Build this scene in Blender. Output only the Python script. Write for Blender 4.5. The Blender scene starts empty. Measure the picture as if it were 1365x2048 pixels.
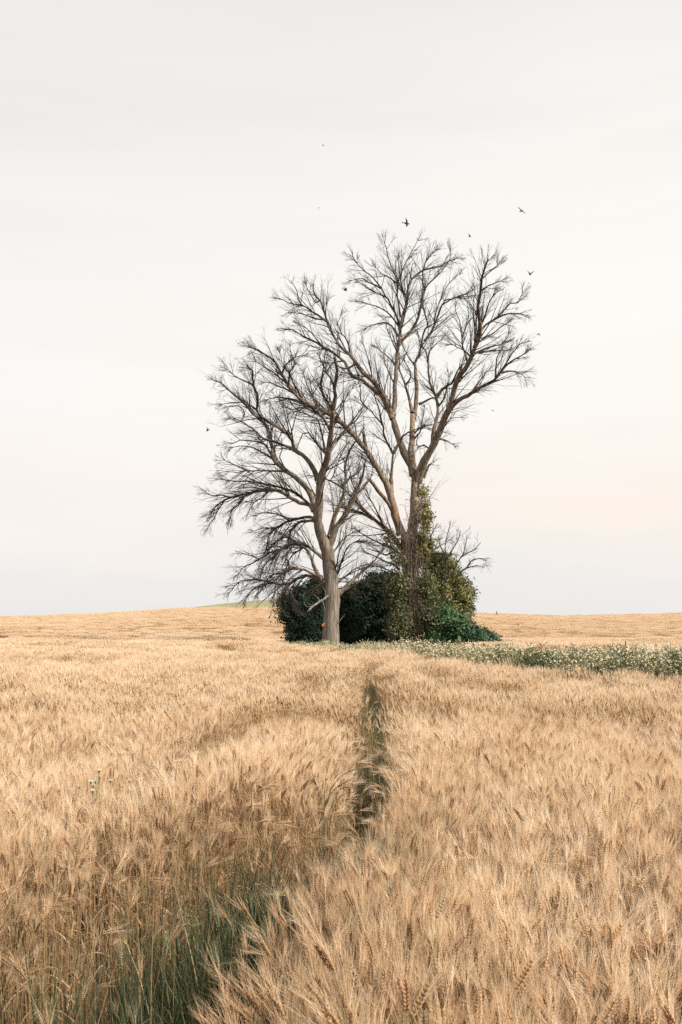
import bpy, math, random
import numpy as np
from mathutils import Vector

R = np.random.RandomState
rad = math.radians
scene = bpy.context.scene
COL = scene.collection

# ------------------------------------------------------------------ camera frame
F, CX, HY, CZ = 1991.0, 682.5, 1245.0, 1.8      # focal (px of the 1365x2048 frame), centre, horizon row, eye height


def P(px, py, Y):
    """point at distance Y seen at column px, row py"""
    return np.array([(px - CX) / F * Y, Y, CZ + (HY - py) / F * Y])


# ------------------------------------------------------------------ small utilities
def smooth(a, b, x):
    t = np.clip((x - a) / (b - a), 0, 1)
    return t * t * (3 - 2 * t)


class Waves:
    """smooth pseudo noise in the plane, about -1..1"""
    def __init__(self, seed, scale, n=9):
        r = R(seed)
        a = r.uniform(0, 2 * math.pi, n)
        k = 2 * math.pi / (scale * r.uniform(0.55, 1.9, n))
        self.kx, self.ky, self.ph = np.cos(a) * k, np.sin(a) * k, r.uniform(0, 6.28, n)
        self.n = n

    def __call__(self, x, y):
        s = np.zeros(np.shape(x))
        for i in range(self.n):
            s = s + np.sin(self.kx[i] * x + self.ky[i] * y + self.ph[i])
        return s / math.sqrt(self.n) * 0.8


def unit(v):
    return v / np.maximum(np.linalg.norm(v, axis=-1, keepdims=True), 1e-9)


class MB:
    """triangle mesh collector"""
    def __init__(self):
        self.v, self.f, self.m, self.nv = [], [], [], 0

    def add(self, v, f, mat=0):
        v = np.asarray(v, float).reshape(-1, 3)
        f = np.asarray(f, int).reshape(-1, 3)
        self.v.append(v)
        self.f.append(f + self.nv)
        self.m.append(np.full(len(f), mat, int) if np.isscalar(mat) else np.asarray(mat, int))
        self.nv += len(v)

    def arrays(self):
        if not self.v:
            return np.zeros((0, 3)), np.zeros((0, 3), int), np.zeros(0, int)
        return np.concatenate(self.v), np.concatenate(self.f), np.concatenate(self.m)

    def mesh(self, name, mats, smooth_shade=True, origin=(0, 0, 0)):
        v, f, m = self.arrays()
        v = v - np.asarray(origin, float)
        me = bpy.data.meshes.new(name)
        me.vertices.add(len(v))
        me.vertices.foreach_set("co", v.astype(np.float32).ravel())
        me.loops.add(len(f) * 3)
        me.loops.foreach_set("vertex_index", f.astype(np.int32).ravel())
        me.polygons.add(len(f))
        me.polygons.foreach_set("loop_start", (np.arange(len(f)) * 3).astype(np.int32))
        me.polygons.foreach_set("material_index", m.astype(np.int32))
        me.polygons.foreach_set("use_smooth", np.full(len(f), bool(smooth_shade)))
        for mt in mats:
            me.materials.append(mt)
        me.update(calc_edges=True)
        me.validate()
        return me

    def build(self, name, mats, parent=None, smooth_shade=True, loc=(0, 0, 0)):
        base = parent["_o"] if parent is not None and "_o" in parent else None
        o = bpy.data.objects.new(name, self.mesh(name, mats, smooth_shade, loc))
        COL.objects.link(o)
        o.location = loc
        if parent is not None:
            o.parent = parent
        return o


def tag(o, label=None, cat=None, group=None, kind=None):
    if label: o["label"] = label
    if cat: o["category"] = cat
    if group: o["group"] = group
    if kind: o["kind"] = kind
    return o


def empty(name, loc, label, cat, group=None):
    o = bpy.data.objects.new(name, None)
    o.empty_display_size = 0.2
    COL.objects.link(o)
    o.location = loc
    return tag(o, label, cat, group)


def put(mb, name, mats, root, smooth_shade=True):
    """mesh collected in world space, parented under an Empty that stands at root.location (child of root or of a child of root)"""
    top = root
    while top.parent is not None:
        top = top.parent
    o = bpy.data.objects.new(name, mb.mesh(name, mats, smooth_shade, tuple(top.location)))
    COL.objects.link(o)
    o.parent = root
    return o


def tubes(mb, paths, radii, sides=3, mat=0, cap=False, rough=0.0, rs=None):
    """paths (N,S,3), radii (N,S) -> tubes"""
    paths = np.asarray(paths, float)
    radii = np.asarray(radii, float)
    if paths.ndim == 2:
        paths, radii = paths[None], radii[None]
    N, S, _ = paths.shape
    if N == 0:
        return
    t = np.empty_like(paths)
    t[:, 1:-1] = paths[:, 2:] - paths[:, :-2] if S > 2 else t[:, 1:-1]
    t[:, 0] = paths[:, 1] - paths[:, 0]
    t[:, -1] = paths[:, -1] - paths[:, -2]
    t = unit(t)
    ref = np.where((np.abs(unit(paths[:, -1] - paths[:, 0])[:, 1]) < 0.85)[:, None], np.array([0, 1.0, 0]), np.array([1.0, 0, 0]))
    ref = np.repeat(ref[:, None], S, 1)
    a = unit(np.cross(t, ref))
    b = np.cross(t, a)
    ang = np.arange(sides) / sides * 2 * math.pi
    rr = radii[:, :, None] * np.ones(sides)
    if rough and rs is not None:
        rr = rr * (1 + rs.uniform(-rough, rough, rr.shape))
    ring = paths[:, :, None] + rr[..., None] * (np.cos(ang)[:, None] * a[:, :, None] + np.sin(ang)[:, None] * b[:, :, None])
    idx = np.arange(N * S * sides).reshape(N, S, sides)
    p, q = idx[:, :-1], idx[:, 1:]
    pn, qn = np.roll(p, -1, 2), np.roll(q, -1, 2)
    f = np.concatenate([np.stack([p, pn, qn], -1).reshape(-1, 3), np.stack([p, qn, q], -1).reshape(-1, 3)])
    v = ring.reshape(-1, 3)
    if cap:
        tip = np.arange(N) + len(v)
        e = idx[:, -1]
        f = np.concatenate([f, np.stack([e, np.roll(e, -1, 1), np.repeat(tip[:, None], sides, 1)], -1).reshape(-1, 3)])
        v = np.concatenate([v, paths[:, -1] + t[:, -1] * radii[:, -1:] * 0.3])
    if not np.isscalar(mat):                                     # one slot per ring
        sm = np.repeat(np.asarray(mat).reshape(N, S)[:, :-1].reshape(-1), sides)
        mat = np.concatenate([sm, sm] + ([np.repeat(np.asarray(mat).reshape(N, S)[:, -1], sides)] if cap else []))
    mb.add(v, f, mat)


# ------------------------------------------------------------------ materials
def mat(name):
    m = bpy.data.materials.new(name)
    m.use_nodes = True
    nt = m.node_tree
    for n in list(nt.nodes):
        nt.nodes.remove(n)
    return m, nt, nt.nodes.new, nt.links.new


def ramp(N, stops, interp="LINEAR"):
    r = N("ShaderNodeValToRGB")
    e = r.color_ramp.elements
    r.color_ramp.interpolation = interp
    while len(e) < len(stops):
        e.new(0.5)
    for k, (p, c) in enumerate(stops):
        e[k].position = p
        e[k].color = (*c, 1)
    return r


def plant_mat(name, stops, trans=0.35, tcol=1.0, rough=0.6, spec=0.2, noise=None):
    """thin plant matter; colour runs along stops with the per-copy value 'tint' (and a little noise)"""
    m, nt, N, L = mat(name)
    out = N("ShaderNodeOutputMaterial")
    at = N("ShaderNodeAttribute"); at.attribute_type = "INSTANCER"; at.attribute_name = "tint"
    oi = N("ShaderNodeObjectInfo")
    mul = N("ShaderNodeMath"); mul.operation = "MULTIPLY_ADD"; mul.inputs[1].default_value = 0.24; mul.inputs[2].default_value = -0.12
    L(oi.outputs["Random"], mul.inputs[0])
    add = N("ShaderNodeMath"); add.operation = "ADD"; add.use_clamp = True
    L(at.outputs["Fac"], add.inputs[0]); L(mul.outputs[0], add.inputs[1])
    rp = ramp(N, stops)
    L(add.outputs[0], rp.inputs[0])
    bs = N("ShaderNodeBsdfPrincipled")
    bs.inputs["Roughness"].default_value = rough
    bs.inputs["Specular IOR Level"].default_value = spec
    L(rp.outputs[0], bs.inputs["Base Color"])
    tr = N("ShaderNodeBsdfTranslucent")
    hs = N("ShaderNodeHueSaturation"); hs.inputs["Value"].default_value = tcol
    L(rp.outputs[0], hs.inputs["Color"]); L(hs.outputs[0], tr.inputs["Color"])
    mx = N("ShaderNodeMixShader"); mx.inputs[0].default_value = trans
    L(bs.outputs[0], mx.inputs[1]); L(tr.outputs[0], mx.inputs[2])
    L(mx.outputs[0], out.inputs[0])
    return m


def leaf_mat(name, c1, c2, trans=0.25, scale=1.3, rough=0.5, spec=0.35):
    m, nt, N, L = mat(name)
    out = N("ShaderNodeOutputMaterial")
    g = N("ShaderNodeNewGeometry")
    no = N("ShaderNodeTexNoise"); no.inputs["Scale"].default_value = scale; no.inputs["Detail"].default_value = 3
    L(g.outputs["Position"], no.inputs["Vector"])
    rp = ramp(N, [(0.35, c1), (0.68, c2)])
    mixr = N("ShaderNodeMath"); mixr.operation = "MULTIPLY_ADD"; mixr.inputs[1].default_value = 0.35
    L(g.outputs["Random Per Island"], mixr.inputs[0])
    sub = N("ShaderNodeMath"); sub.operation = "SUBTRACT"; sub.inputs[1].default_value = 0.17
    L(no.outputs["Fac"], sub.inputs[0]); L(sub.outputs[0], mixr.inputs[2])
    L(mixr.outputs[0], rp.inputs[0])
    bs = N("ShaderNodeBsdfPrincipled")
    bs.inputs["Roughness"].default_value = rough
    bs.inputs["Specular IOR Level"].default_value = spec
    L(rp.outputs[0], bs.inputs["Base Color"])
    tr = N("ShaderNodeBsdfTranslucent"); L(rp.outputs[0], tr.inputs["Color"])
    mx = N("ShaderNodeMixShader"); mx.inputs[0].default_value = trans
    L(bs.outputs[0], mx.inputs[1]); L(tr.outputs[0], mx.inputs[2])
    L(mx.outputs[0], out.inputs[0])
    return m


def bark_mat(name, c_dark, c_mid, c_light, c_patch, stretch=(7, 7, 0.9), patch=0.62, bump=0.6):
    m, nt, N, L = mat(name)
    out = N("ShaderNodeOutputMaterial")
    tc = N("ShaderNodeTexCoord")
    mp = N("ShaderNodeMapping"); mp.inputs["Scale"].default_value = stretch
    L(tc.outputs["Object"], mp.inputs["Vector"])
    n1 = N("ShaderNodeTexNoise"); n1.inputs["Scale"].default_value = 1.6; n1.inputs["Detail"].default_value = 8; n1.inputs["Roughness"].default_value = 0.7
    L(mp.outputs[0], n1.inputs["Vector"])
    r1 = ramp(N, [(0.38, c_dark), (0.5, c_mid), (0.64, c_light)])
    L(n1.outputs["Fac"], r1.inputs[0])
    n2 = N("ShaderNodeTexNoise"); n2.inputs["Scale"].default_value = 0.55; n2.inputs["Detail"].default_value = 5
    mp2 = N("ShaderNodeMapping"); mp2.inputs["Scale"].default_value = (2.2, 2.2, 0.8)
    L(tc.outputs["Object"], mp2.inputs["Vector"]); L(mp2.outputs[0], n2.inputs["Vector"])
    r2 = ramp(N, [(patch - 0.04, (0, 0, 0)), (patch + 0.06, (1, 1, 1))])
    L(n2.outputs["Fac"], r2.inputs[0])
    mx = N("ShaderNodeMix"); mx.data_type = "RGBA"
    L(r2.outputs[0], mx.inputs["Factor"]); L(r1.outputs[0], mx.inputs["A"]); mx.inputs["B"].default_value = (*c_patch, 1)
    bs = N("ShaderNodeBsdfPrincipled"); bs.inputs["Roughness"].default_value = 0.9; bs.inputs["Specular IOR Level"].default_value = 0.15
    L(mx.outputs["Result"], bs.inputs["Base Color"])
    bp = N("ShaderNodeBump"); bp.inputs["Strength"].default_value = bump; bp.inputs["Distance"].default_value = 0.05
    L(n1.outputs["Fac"], bp.inputs["Height"]); L(bp.outputs[0], bs.inputs["Normal"])
    L(bs.outputs[0], out.inputs[0])
    return m


def plain(name, c, rough=0.7, spec=0.3, var=0.25, scale=6.0):
    m, nt, N, L = mat(name)
    out = N("ShaderNodeOutputMaterial")
    tc = N("ShaderNodeTexCoord")
    n1 = N("ShaderNodeTexNoise"); n1.inputs["Scale"].default_value = scale; n1.inputs["Detail"].default_value = 4
    L(tc.outputs["Object"], n1.inputs["Vector"])
    r1 = ramp(N, [(0.3, tuple(x * (1 - var) for x in c)), (0.7, tuple(min(1, x * (1 + var)) for x in c))])
    L(n1.outputs["Fac"], r1.inputs[0])
    bs = N("ShaderNodeBsdfPrincipled"); bs.inputs["Roughness"].default_value = rough; bs.inputs["Specular IOR Level"].default_value = spec
    L(r1.outputs[0], bs.inputs["Base Color"]); L(bs.outputs[0], out.inputs[0])
    return m


# ------------------------------------------------------------------ scatter: one object, copies of its own hidden prototypes
def scatter(name, protos, pos, rot, scl, idx, tint, mats):
    """one mesh object that carries prototypes (pid >= 0) and loose points (pid = -1); a node group sets a copy on each point"""
    V, Fc, M, PID = [], [], [], []
    nv = 0
    for k, mb in enumerate(protos):
        v, f, m = mb.arrays()
        V.append(v); Fc.append(f + nv); M.append(m); PID.append(np.full(len(v), k)); nv += len(v)
    n = len(pos)
    V.append(np.asarray(pos)); PID.append(np.full(n, -1))
    v = np.concatenate(V); f = np.concatenate(Fc); m = np.concatenate(M); pid = np.concatenate(PID)
    me = bpy.data.meshes.new(name)
    me.vertices.add(len(v)); me.vertices.foreach_set("co", v.astype(np.float32).ravel())
    me.loops.add(len(f) * 3); me.loops.foreach_set("vertex_index", f.astype(np.int32).ravel())
    me.polygons.add(len(f)); me.polygons.foreach_set("loop_start", (np.arange(len(f)) * 3).astype(np.int32))
    me.polygons.foreach_set("material_index", m.astype(np.int32))
    for mt in mats:
        me.materials.append(mt)
    me.update(calc_edges=True)

    def att(nm, typ, arr, key):
        a = me.attributes.new(nm, typ, "POINT")
        a.data.foreach_set(key, arr.ravel())
    att("pid", "INT", pid.astype(np.int32), "value")
    z = np.zeros(len(v) - n)
    att("kind_index", "INT", np.concatenate([z, idx]).astype(np.int32), "value")
    att("size", "FLOAT", np.concatenate([z, scl]).astype(np.float32), "value")
    att("tint", "FLOAT", np.concatenate([z, tint]).astype(np.float32), "value")
    att("turn", "FLOAT_VECTOR", np.concatenate([np.zeros((len(z), 3)), rot]).astype(np.float32), "vector")
    o = bpy.data.objects.new(name, me)
    COL.objects.link(o)
    g = bpy.data.node_groups.new(name + "_scatter", "GeometryNodeTree")
    g.interface.new_socket("Geometry", in_out="INPUT", socket_type="NodeSocketGeometry")
    g.interface.new_socket("Geometry", in_out="OUTPUT", socket_type="NodeSocketGeometry")
    N, L = g.nodes.new, g.links.new
    gi, go = N("NodeGroupInput"), N("NodeGroupOutput")

    def named(nm, typ):
        x = N("GeometryNodeInputNamedAttribute"); x.data_type = typ; x.inputs[0].default_value = nm
        return x.outputs[0]
    p = named("pid", "INT")
    cmp_ = N("FunctionNodeCompare"); cmp_.data_type = "INT"; cmp_.operation = "GREATER_EQUAL"
    ii = [s for s in cmp_.inputs if s.type == "INT"]
    L(p, ii[0]); ii[1].default_value = 0
    sep = N("GeometryNodeSeparateGeometry"); sep.domain = "POINT"
    L(gi.outputs[0], sep.inputs[0]); L(cmp_.outputs[0], sep.inputs[1])
    sp = N("GeometryNodeSplitToInstances"); sp.domain = "POINT"
    L(sep.outputs["Selection"], sp.inputs[0]); L(p, sp.inputs["Group ID"])
    iop = N("GeometryNodeInstanceOnPoints")
    L(sep.outputs["Inverted"], iop.inputs["Points"])
    L(sp.outputs["Instances"], iop.inputs["Instance"])
    iop.inputs["Pick Instance"].default_value = True
    L(named("kind_index", "INT"), iop.inputs["Instance Index"])
    L(named("turn", "FLOAT_VECTOR"), iop.inputs["Rotation"])
    L(named("size", "FLOAT"), iop.inputs["Scale"])
    L(iop.outputs[0], go.inputs[0])
    md = o.modifiers.new("copies", "NODES")
    md.node_group = g
    return o


# ------------------------------------------------------------------ terrain
CREST_X = np.array([-400, -160, -100, -75, -58, -47, -34.5, -15.7, 2, 28, 40, 49, 63, 75, 110, 200, 400.0])
CREST_Z = np.array([1.0, 1.4, 1.9, 2.1, 2.66, 3.1, 3.98, 4.1, 3.6, 2.95, 2.5, 2.25, 2.6, 2.9, 2.6, 1.5, 1.0])
lump = Waves(5, 9.0)
lump2 = Waves(6, 46.0)


def ground_z(x, y):
    x = np.asarray(x, float); y = np.asarray(y, float)
    crest = np.interp(x, CREST_X, CREST_Z)
    z = 0.05 * lump(x, y) * smooth(6, 14, y) + 0.10 * lump2(x, y) * smooth(55, 90, y)
    z = z - 0.75 * smooth(52, 78, y)
    t = np.clip((y - 88) / (220 - 88), 0, 1)
    rise = (crest + 0.75) * (0.75 * t + 0.25 * smooth(0, 1, t))
    z = z + rise
    z = z - 6.0 * smooth(222, 285, y)
    z = z - 22.0 * smooth(420, 700, y)
    return z


def hill_z(x, y):
    a = 11.7 * np.exp(-((x + 8) / np.where(x < -8, 75.0, 42.0)) ** 2)
    b = 3.0 * np.exp(-((x + 150) / 40.0) ** 2)
    return -5.0 + (a + b + 3.6) * np.exp(-((y - 345) / 60.0) ** 2)


def grid_mesh(name, xs, ys, fz, m):
    X, Y = np.meshgrid(xs, ys)
    Z = fz(X, Y)
    v = np.stack([X, Y, Z], -1).reshape(-1, 3)
    nx, ny = len(xs), len(ys)
    i = np.arange(nx * ny).reshape(ny, nx)
    a, b, c, d = i[:-1, :-1].ravel(), i[:-1, 1:].ravel(), i[1:, 1:].ravel(), i[1:, :-1].ravel()
    mb = MB(); mb.add(v, np.concatenate([np.stack([a, b, c], -1), np.stack([a, c, d], -1)]))
    return mb.build(name, [m])


def ground_mat(name, c1, c2, c3, scale=0.5, stretch=(1, 1, 1)):
    m, nt, N, L = mat(name)
    out = N("ShaderNodeOutputMaterial")
    g = N("ShaderNodeNewGeometry")
    mp = N("ShaderNodeMapping"); mp.inputs["Scale"].default_value = stretch
    L(g.outputs["Position"], mp.inputs[0])
    n1 = N("ShaderNodeTexNoise"); n1.inputs["Scale"].default_value = scale; n1.inputs["Detail"].default_value = 9; n1.inputs["Roughness"].default_value = 0.65
    L(mp.outputs[0], n1.inputs["Vector"])
    r1 = ramp(N, [(0.3, c1), (0.5, c2), (0.7, c3)])
    L(n1.outputs["Fac"], r1.inputs[0])
    bs = N("ShaderNodeBsdfPrincipled"); bs.inputs["Roughness"].default_value = 0.95; bs.inputs["Specular IOR Level"].default_value = 0.1
    L(r1.outputs[0], bs.inputs["Base Color"])
    bp = N("ShaderNodeBump"); bp.inputs["Strength"].default_value = 0.5; bp.inputs["Distance"].default_value = 0.1
    L(n1.outputs["Fac"], bp.inputs["Height"]); L(bp.outputs[0], bs.inputs["Normal"])
    L(bs.outputs[0], out.inputs[0])
    return m


M_GROUND = ground_mat("straw soil", (0.045, 0.034, 0.024), (0.08, 0.058, 0.038), (0.14, 0.10, 0.062), 1.6)
M_HILL = ground_mat("green hill", (0.20, 0.185, 0.105), (0.25, 0.23, 0.135), (0.31, 0.28, 0.17), 0.12, (1, 0.3, 1))
xs = np.concatenate([np.linspace(-420, -110, 26), np.linspace(-105, -22, 60), np.linspace(-21, 21, 120), np.linspace(22, 105, 60), np.linspace(110, 420, 26)])
ys = np.concatenate([np.linspace(-40, 0, 12), np.linspace(1, 60, 130), np.linspace(61, 290, 150), np.linspace(300, 720, 40)])
ground = tag(grid_mesh("ground", xs, ys, ground_z, M_GROUND), kind="structure")
hill = tag(grid_mesh("hill", np.linspace(-380, 380, 160), np.linspace(255, 520, 60), hill_z, M_HILL), kind="structure")


# ------------------------------------------------------------------ plan of the field
def poly_dist(x, y, pts):
    """distance to a polyline and the running parameter's y at the nearest point"""
    pts = np.asarray(pts, float)
    best = np.full(np.shape(x), 1e9); wid = np.zeros(np.shape(x))
    for (x0, y0, w0), (x1, y1, w1) in zip(pts[:-1], pts[1:]):
        dx, dy = x1 - x0, y1 - y0
        t = np.clip(((x - x0) * dx + (y - y0) * dy) / (dx * dx + dy * dy), 0, 1)
        d = np.hypot(x - x0 - t * dx, y - y0 - t * dy)
        w = w0 + t * (w1 - w0)
        s = d / w
        k = s < best
        best = np.where(k, s, best); wid = np.where(k, w, wid)
    return best


def top(px, py, h=0.85):
    """pixel on the wheat's upper surface -> ground plan"""
    Y = (CZ - h) * F / (py - HY)
    return (px - CX) / F * Y, Y


TRACK = [(0.70, 23.5, .22), (0.55, 18, .24), (0.40, 13, .24), (0.31, 10, .22), (0.24, 7.6, .19), (0.18, 6.2, .20), (0.08, 5.5, .25), (-0.26, 4.8, .37),
         (-0.60, 4.0, .46), (-0.76, 3.2, .52), (-0.80, 2.4, .54), (-0.82, 1.2, .54)]
LANES = [[(*top(*p), w) for p, w in L_] for L_ in (
    [((390, 1291), .5), ((480, 1297), .45), ((600, 1304), .4)],
    [((735, 1345), .16), ((680, 1352), .16), ((600, 1359), .16)],
    [((640, 1352), .10), ((636, 1368), .12), ((575, 1430), .14), ((500, 1455), .14), ((350, 1510), .16), ((185, 1590), .18)],
    [((755, 1347), .12), ((800, 1355), .12), ((850, 1390), .12), ((880, 1405), .11), ((960, 1422), .11), ((1100, 1436), .11), ((1365, 1448), .11)],
    [((830, 1338), .2), ((900, 1352), .2), ((970, 1366), .2)],
    [((700, 1312), .35), ((640, 1320), .35), ((560, 1312), .35), ((480, 1306), .35)],
)]
FRONT = [(-6.0, 47.5), (-3.4, 44.0), (-1.5, 39.5), (-0.2, 35.5), (0.60, 31.8), (1.63, 27.6), (2.55, 23.6), (3.40, 20.4), (4.22, 18.6), (5.85, 17.5), (9, 17.2), (16, 16.7)]
BACK = [(-6.0, 50), (-4.6, 60), (8.5, 60), (8.0, 48), (4.4, 40), (4.0, 32), (4.4, 26.5), (5.6, 23), (9, 21.6), (16, 20.9)]
POLY = np.array(FRONT + BACK[::-1])


def inside(x, y, poly):
    c = np.zeros(np.shape(x), bool)
    n = len(poly)
    for i in range(n):
        x0, y0 = poly[i]; x1, y1 = poly[(i + 1) % n]
        cond = ((y0 > y) != (y1 > y)) & (x < (x1 - x0) * (y - y0) / (y1 - y0 + 1e-12) + x0)
        c ^= cond
    return c


def track_s(x, y):
    return poly_dist(x, y, TRACK)


def lanes_s(x, y):
    b = np.full(np.shape(x), 9.0)
    for l in LANES:
        b = np.minimum(b, poly_dist(x, y, l))
    return b


patchw = Waves(11, 1.5)
patch2 = Waves(12, 5.5)
leanx = Waves(13, 0.9)
leany = Waves(14, 0.8)
fine = Waves(15, 0.55)
streak = Waves(17, 14.0)


# ------------------------------------------------------------------ wheat prototypes
def rot_frame(d):
    d = unit(np.asarray(d, float))
    r = np.array([0, 0, 1.0]) if abs(d[2]) < 0.9 else np.array([1.0, 0, 0])
    a = unit(np.cross(d, r)); b = np.cross(d, a)
    return d, a, b


def spindle(mb, c, d, ln, w, m):
    d, a, b = rot_frame(d)
    v = [c - d * ln * .45, c + a * w, c + b * w, c - a * w, c - b * w, c + d * ln * .55]
    mb.add(v, [(0, 2, 1), (0, 3, 2), (0, 4, 3), (0, 1, 4), (5, 1, 2), (5, 2, 3), (5, 3, 4), (5, 4, 1)], m)


def ribbon(mb, pts, w0, w1, side, m):
    pts = np.asarray(pts, float)
    n = len(pts)
    side = unit(np.asarray(side, float))
    w = np.linspace(w0, w1, n)[:, None]
    if w1 == 0:
        v = np.concatenate([np.stack([pts[:-1] - side * w[:-1], pts[:-1] + side * w[:-1]], 1).reshape(-1, 3), pts[-1:]])
        f = []
        for i in range(n - 2):
            a = 2 * i
            f += [(a, a + 1, a + 3), (a, a + 3, a + 2)]
        f.append((2 * (n - 2), 2 * (n - 2) + 1, 2 * (n - 1)))
    else:
        v = np.stack([pts - side * w, pts + side * w], 1).reshape(-1, 3)
        f = []
        for i in range(n - 1):
            a = 2 * i
            f += [(a, a + 1, a + 3), (a, a + 3, a + 2)]
    mb.add(v, f, m)


def stalk_path(r, h, lean, nod, n=6):
    """curve from the ground that leans and nods at the top"""
    az = r.uniform(0, 2 * math.pi)
    s = np.linspace(0, 1, n)
    ang = lean + nod * s ** 3
    d = np.stack([np.sin(ang) * math.cos(az), np.sin(ang) * math.sin(az), np.cos(ang)], -1)
    pts = np.concatenate([[np.zeros(3)], np.cumsum(d[:-1] * h / (n - 1), 0)])
    return pts, d[-1]


def wheat_near(seed, bent=0.0):
    """one plant: stalk, dry leaves, ear of spikelets, long awns; slots 0 awn 1 ear 2 stalk 3 leaf"""
    r = R(seed); mb = MB()
    h = r.uniform(0.70, 0.86)
    lean, nod = abs(r.normal(0, .06)), abs(r.normal(0, .22)) + bent
    pts, d = stalk_path(r, h, lean, nod, 8)
    tubes(mb, pts, np.linspace(.0019, .0013, len(pts)), 3, 2)
    for k in range(r.randint(1, 3)):
        t = r.uniform(.25, .8); i = int(t * 7)
        b = pts[i]; az = r.uniform(0, 6.28); o = np.array([math.cos(az), math.sin(az), 0])
        L = r.uniform(.12, .26); s = np.linspace(0, 1, 6)
        drop = r.uniform(.3, 1.4)
        lp = b + o * (s * L * .75)[:, None] + np.array([0, 0, 1.0]) * (L * (s * .8 - drop * s ** 2))[:, None]
        ribbon(mb, lp, r.uniform(.003, .0055), 0, np.cross(o, [0, 0, 1.0]) + r.normal(0, .3, 3), 3)
    dd, a, b = rot_frame(d)
    ph = r.uniform(0, 3.14)
    a2 = a * math.cos(ph) + b * math.sin(ph); b2 = -a * math.sin(ph) + b * math.cos(ph)
    L = r.uniform(.050, .070); n = 8
    curve = r.normal(0, .10) + bent * .25
    e = pts[-1]
    for k in range(n):
        t = k / (n - 1)
        dk = unit(dd + a2 * curve * t)
        c0 = e + dk * L * t
        wob = math.sin(math.pi * (0.18 + 0.72 * t)) ** .6
        for s in (-1, 1, -1, 1)[:2]:
            o = unit(dk + b2 * s * .33 + a2 * r.normal(0, .12))
            c = c0 + b2 * s * .0046 * wob + a2 * r.normal(0, .0012)
            spindle(mb, c, o, .0150, .0046 * wob, 1)
            for q_ in range(2):
                tip = c + o * .006
                ln = r.uniform(.05, .115) * (1 - .15 * t)
                ad = unit(dk + b2 * s * r.uniform(.02, .34) + a2 * r.normal(0, .20))
                bend = r.normal(0, .05, 3) * ln
                ap = [tip, tip + ad * ln * .5 + bend * .4, tip + ad * ln + bend]
                ribbon(mb, ap, .00055, .00015, np.cross(ad, r.normal(0, 1, 3)), 0)
    return mb


def wheat_tuft(seed, n, rad_, awns, aw, ew, h0=.70, h1=.86, leaf=True, brown=.32):
    """n plants in a small disc, simpler ears"""
    r = R(seed); mb = MB()
    for i in range(n):
        q = math.sqrt(r.uniform()) * rad_; az = r.uniform(0, 6.28)
        base = np.array([q * math.cos(az), q * math.sin(az), 0])
        pts, d = stalk_path(r, r.uniform(h0, h1), abs(r.normal(0, .11)), abs(r.normal(0, .3)), 4)
        pts = pts + base
        ribbon(mb, pts[[0, 2, 3]], aw * 1.6, aw * 1.3, np.cross(d, r.normal(0, 1, 3)), 2)
        if leaf and i % 2 == 0:
            o = unit(np.array([r.normal(), r.normal(), 0])); b = pts[r.randint(1, 3)]; L = r.uniform(.12, .25)
            ribbon(mb, [b, b + o * L * .5 + [0, 0, L * .3], b + o * L * .8 - [0, 0, L * .3]], aw * 3.5, 0, np.cross(o, [0, 0, 1.0]) + r.normal(0, .3, 3), 3)
        L = r.uniform(.055, .075)
        spindle(mb, pts[-1] + d * L * .45, d, L * 1.15, ew * r.uniform(.8, 1.2), 4 if r.uniform() < brown else 1)
        dd, a, b = rot_frame(d)
        for k in range(awns):
            t = r.uniform(.1, 1); ph = r.uniform(0, 6.28)
            ad = unit(dd + (a * math.cos(ph) + b * math.sin(ph)) * r.uniform(.05, .33))
            p0 = pts[-1] + dd * L * t
            ribbon(mb, [p0, p0 + ad * r.uniform(.06, .115)], aw, 0, np.cross(ad, r.normal(0, 1, 3)), 0)
    return mb


M_AWN = plant_mat("wheat awns", [(0, (0.87, 0.72, 0.545)), (.35, (0.82, 0.635, 0.43)), (.62, (0.70, 0.48, 0.30)), (.8, (0.55, 0.44, 0.28)), (1, (.33, .33, .21))], .42)
M_EAR = plant_mat("wheat ears", [(0, (0.62, 0.43, 0.25)), (.35, (0.44, 0.275, 0.145)), (.62, (0.27, 0.15, 0.075)), (.8, (0.34, 0.25, 0.14)), (1, (.17, .21, .13))], .15)
M_STALK = plant_mat("wheat stalks", [(0, (0.55, 0.40, 0.23)), (.35, (0.45, 0.305, 0.165)), (.62, (0.36, 0.22, 0.11)), (.8, (0.30, 0.24, 0.12)), (1, (.10, .14, .08))], .2)
M_EAR2 = plant_mat("brown wheat ears", [(0, (0.46, 0.29, 0.16)), (.35, (0.38, 0.225, 0.115)), (.62, (0.27, 0.15, 0.075)), (1, (.13, .15, .08))], .1)
M_DRY = plant_mat("dry wheat leaves", [(0, (0.66, 0.48, 0.30)), (.35, (0.55, 0.37, 0.22)), (.62, (0.45, 0.27, 0.13)), (.8, (0.22, 0.20, 0.10)), (1, (.06, .11, .065))], .35)
WHEAT_M = [M_AWN, M_EAR, M_STALK, M_DRY, M_EAR2]

NEAR_V = [wheat_near(100 + i, 0 if i < 17 else (0.5 if i < 21 else 1.1)) for i in range(24)]
MID_V = [wheat_tuft(200 + i, 34, .15, 11, .0011, .0068) for i in range(10)]
FAR_V = [wheat_tuft(300 + i, 150, .60, 9, .0050, .012, .72, .86, False, .12) for i in range(8)]
protos = NEAR_V + MID_V + FAR_V

rs = R(42)


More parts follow.
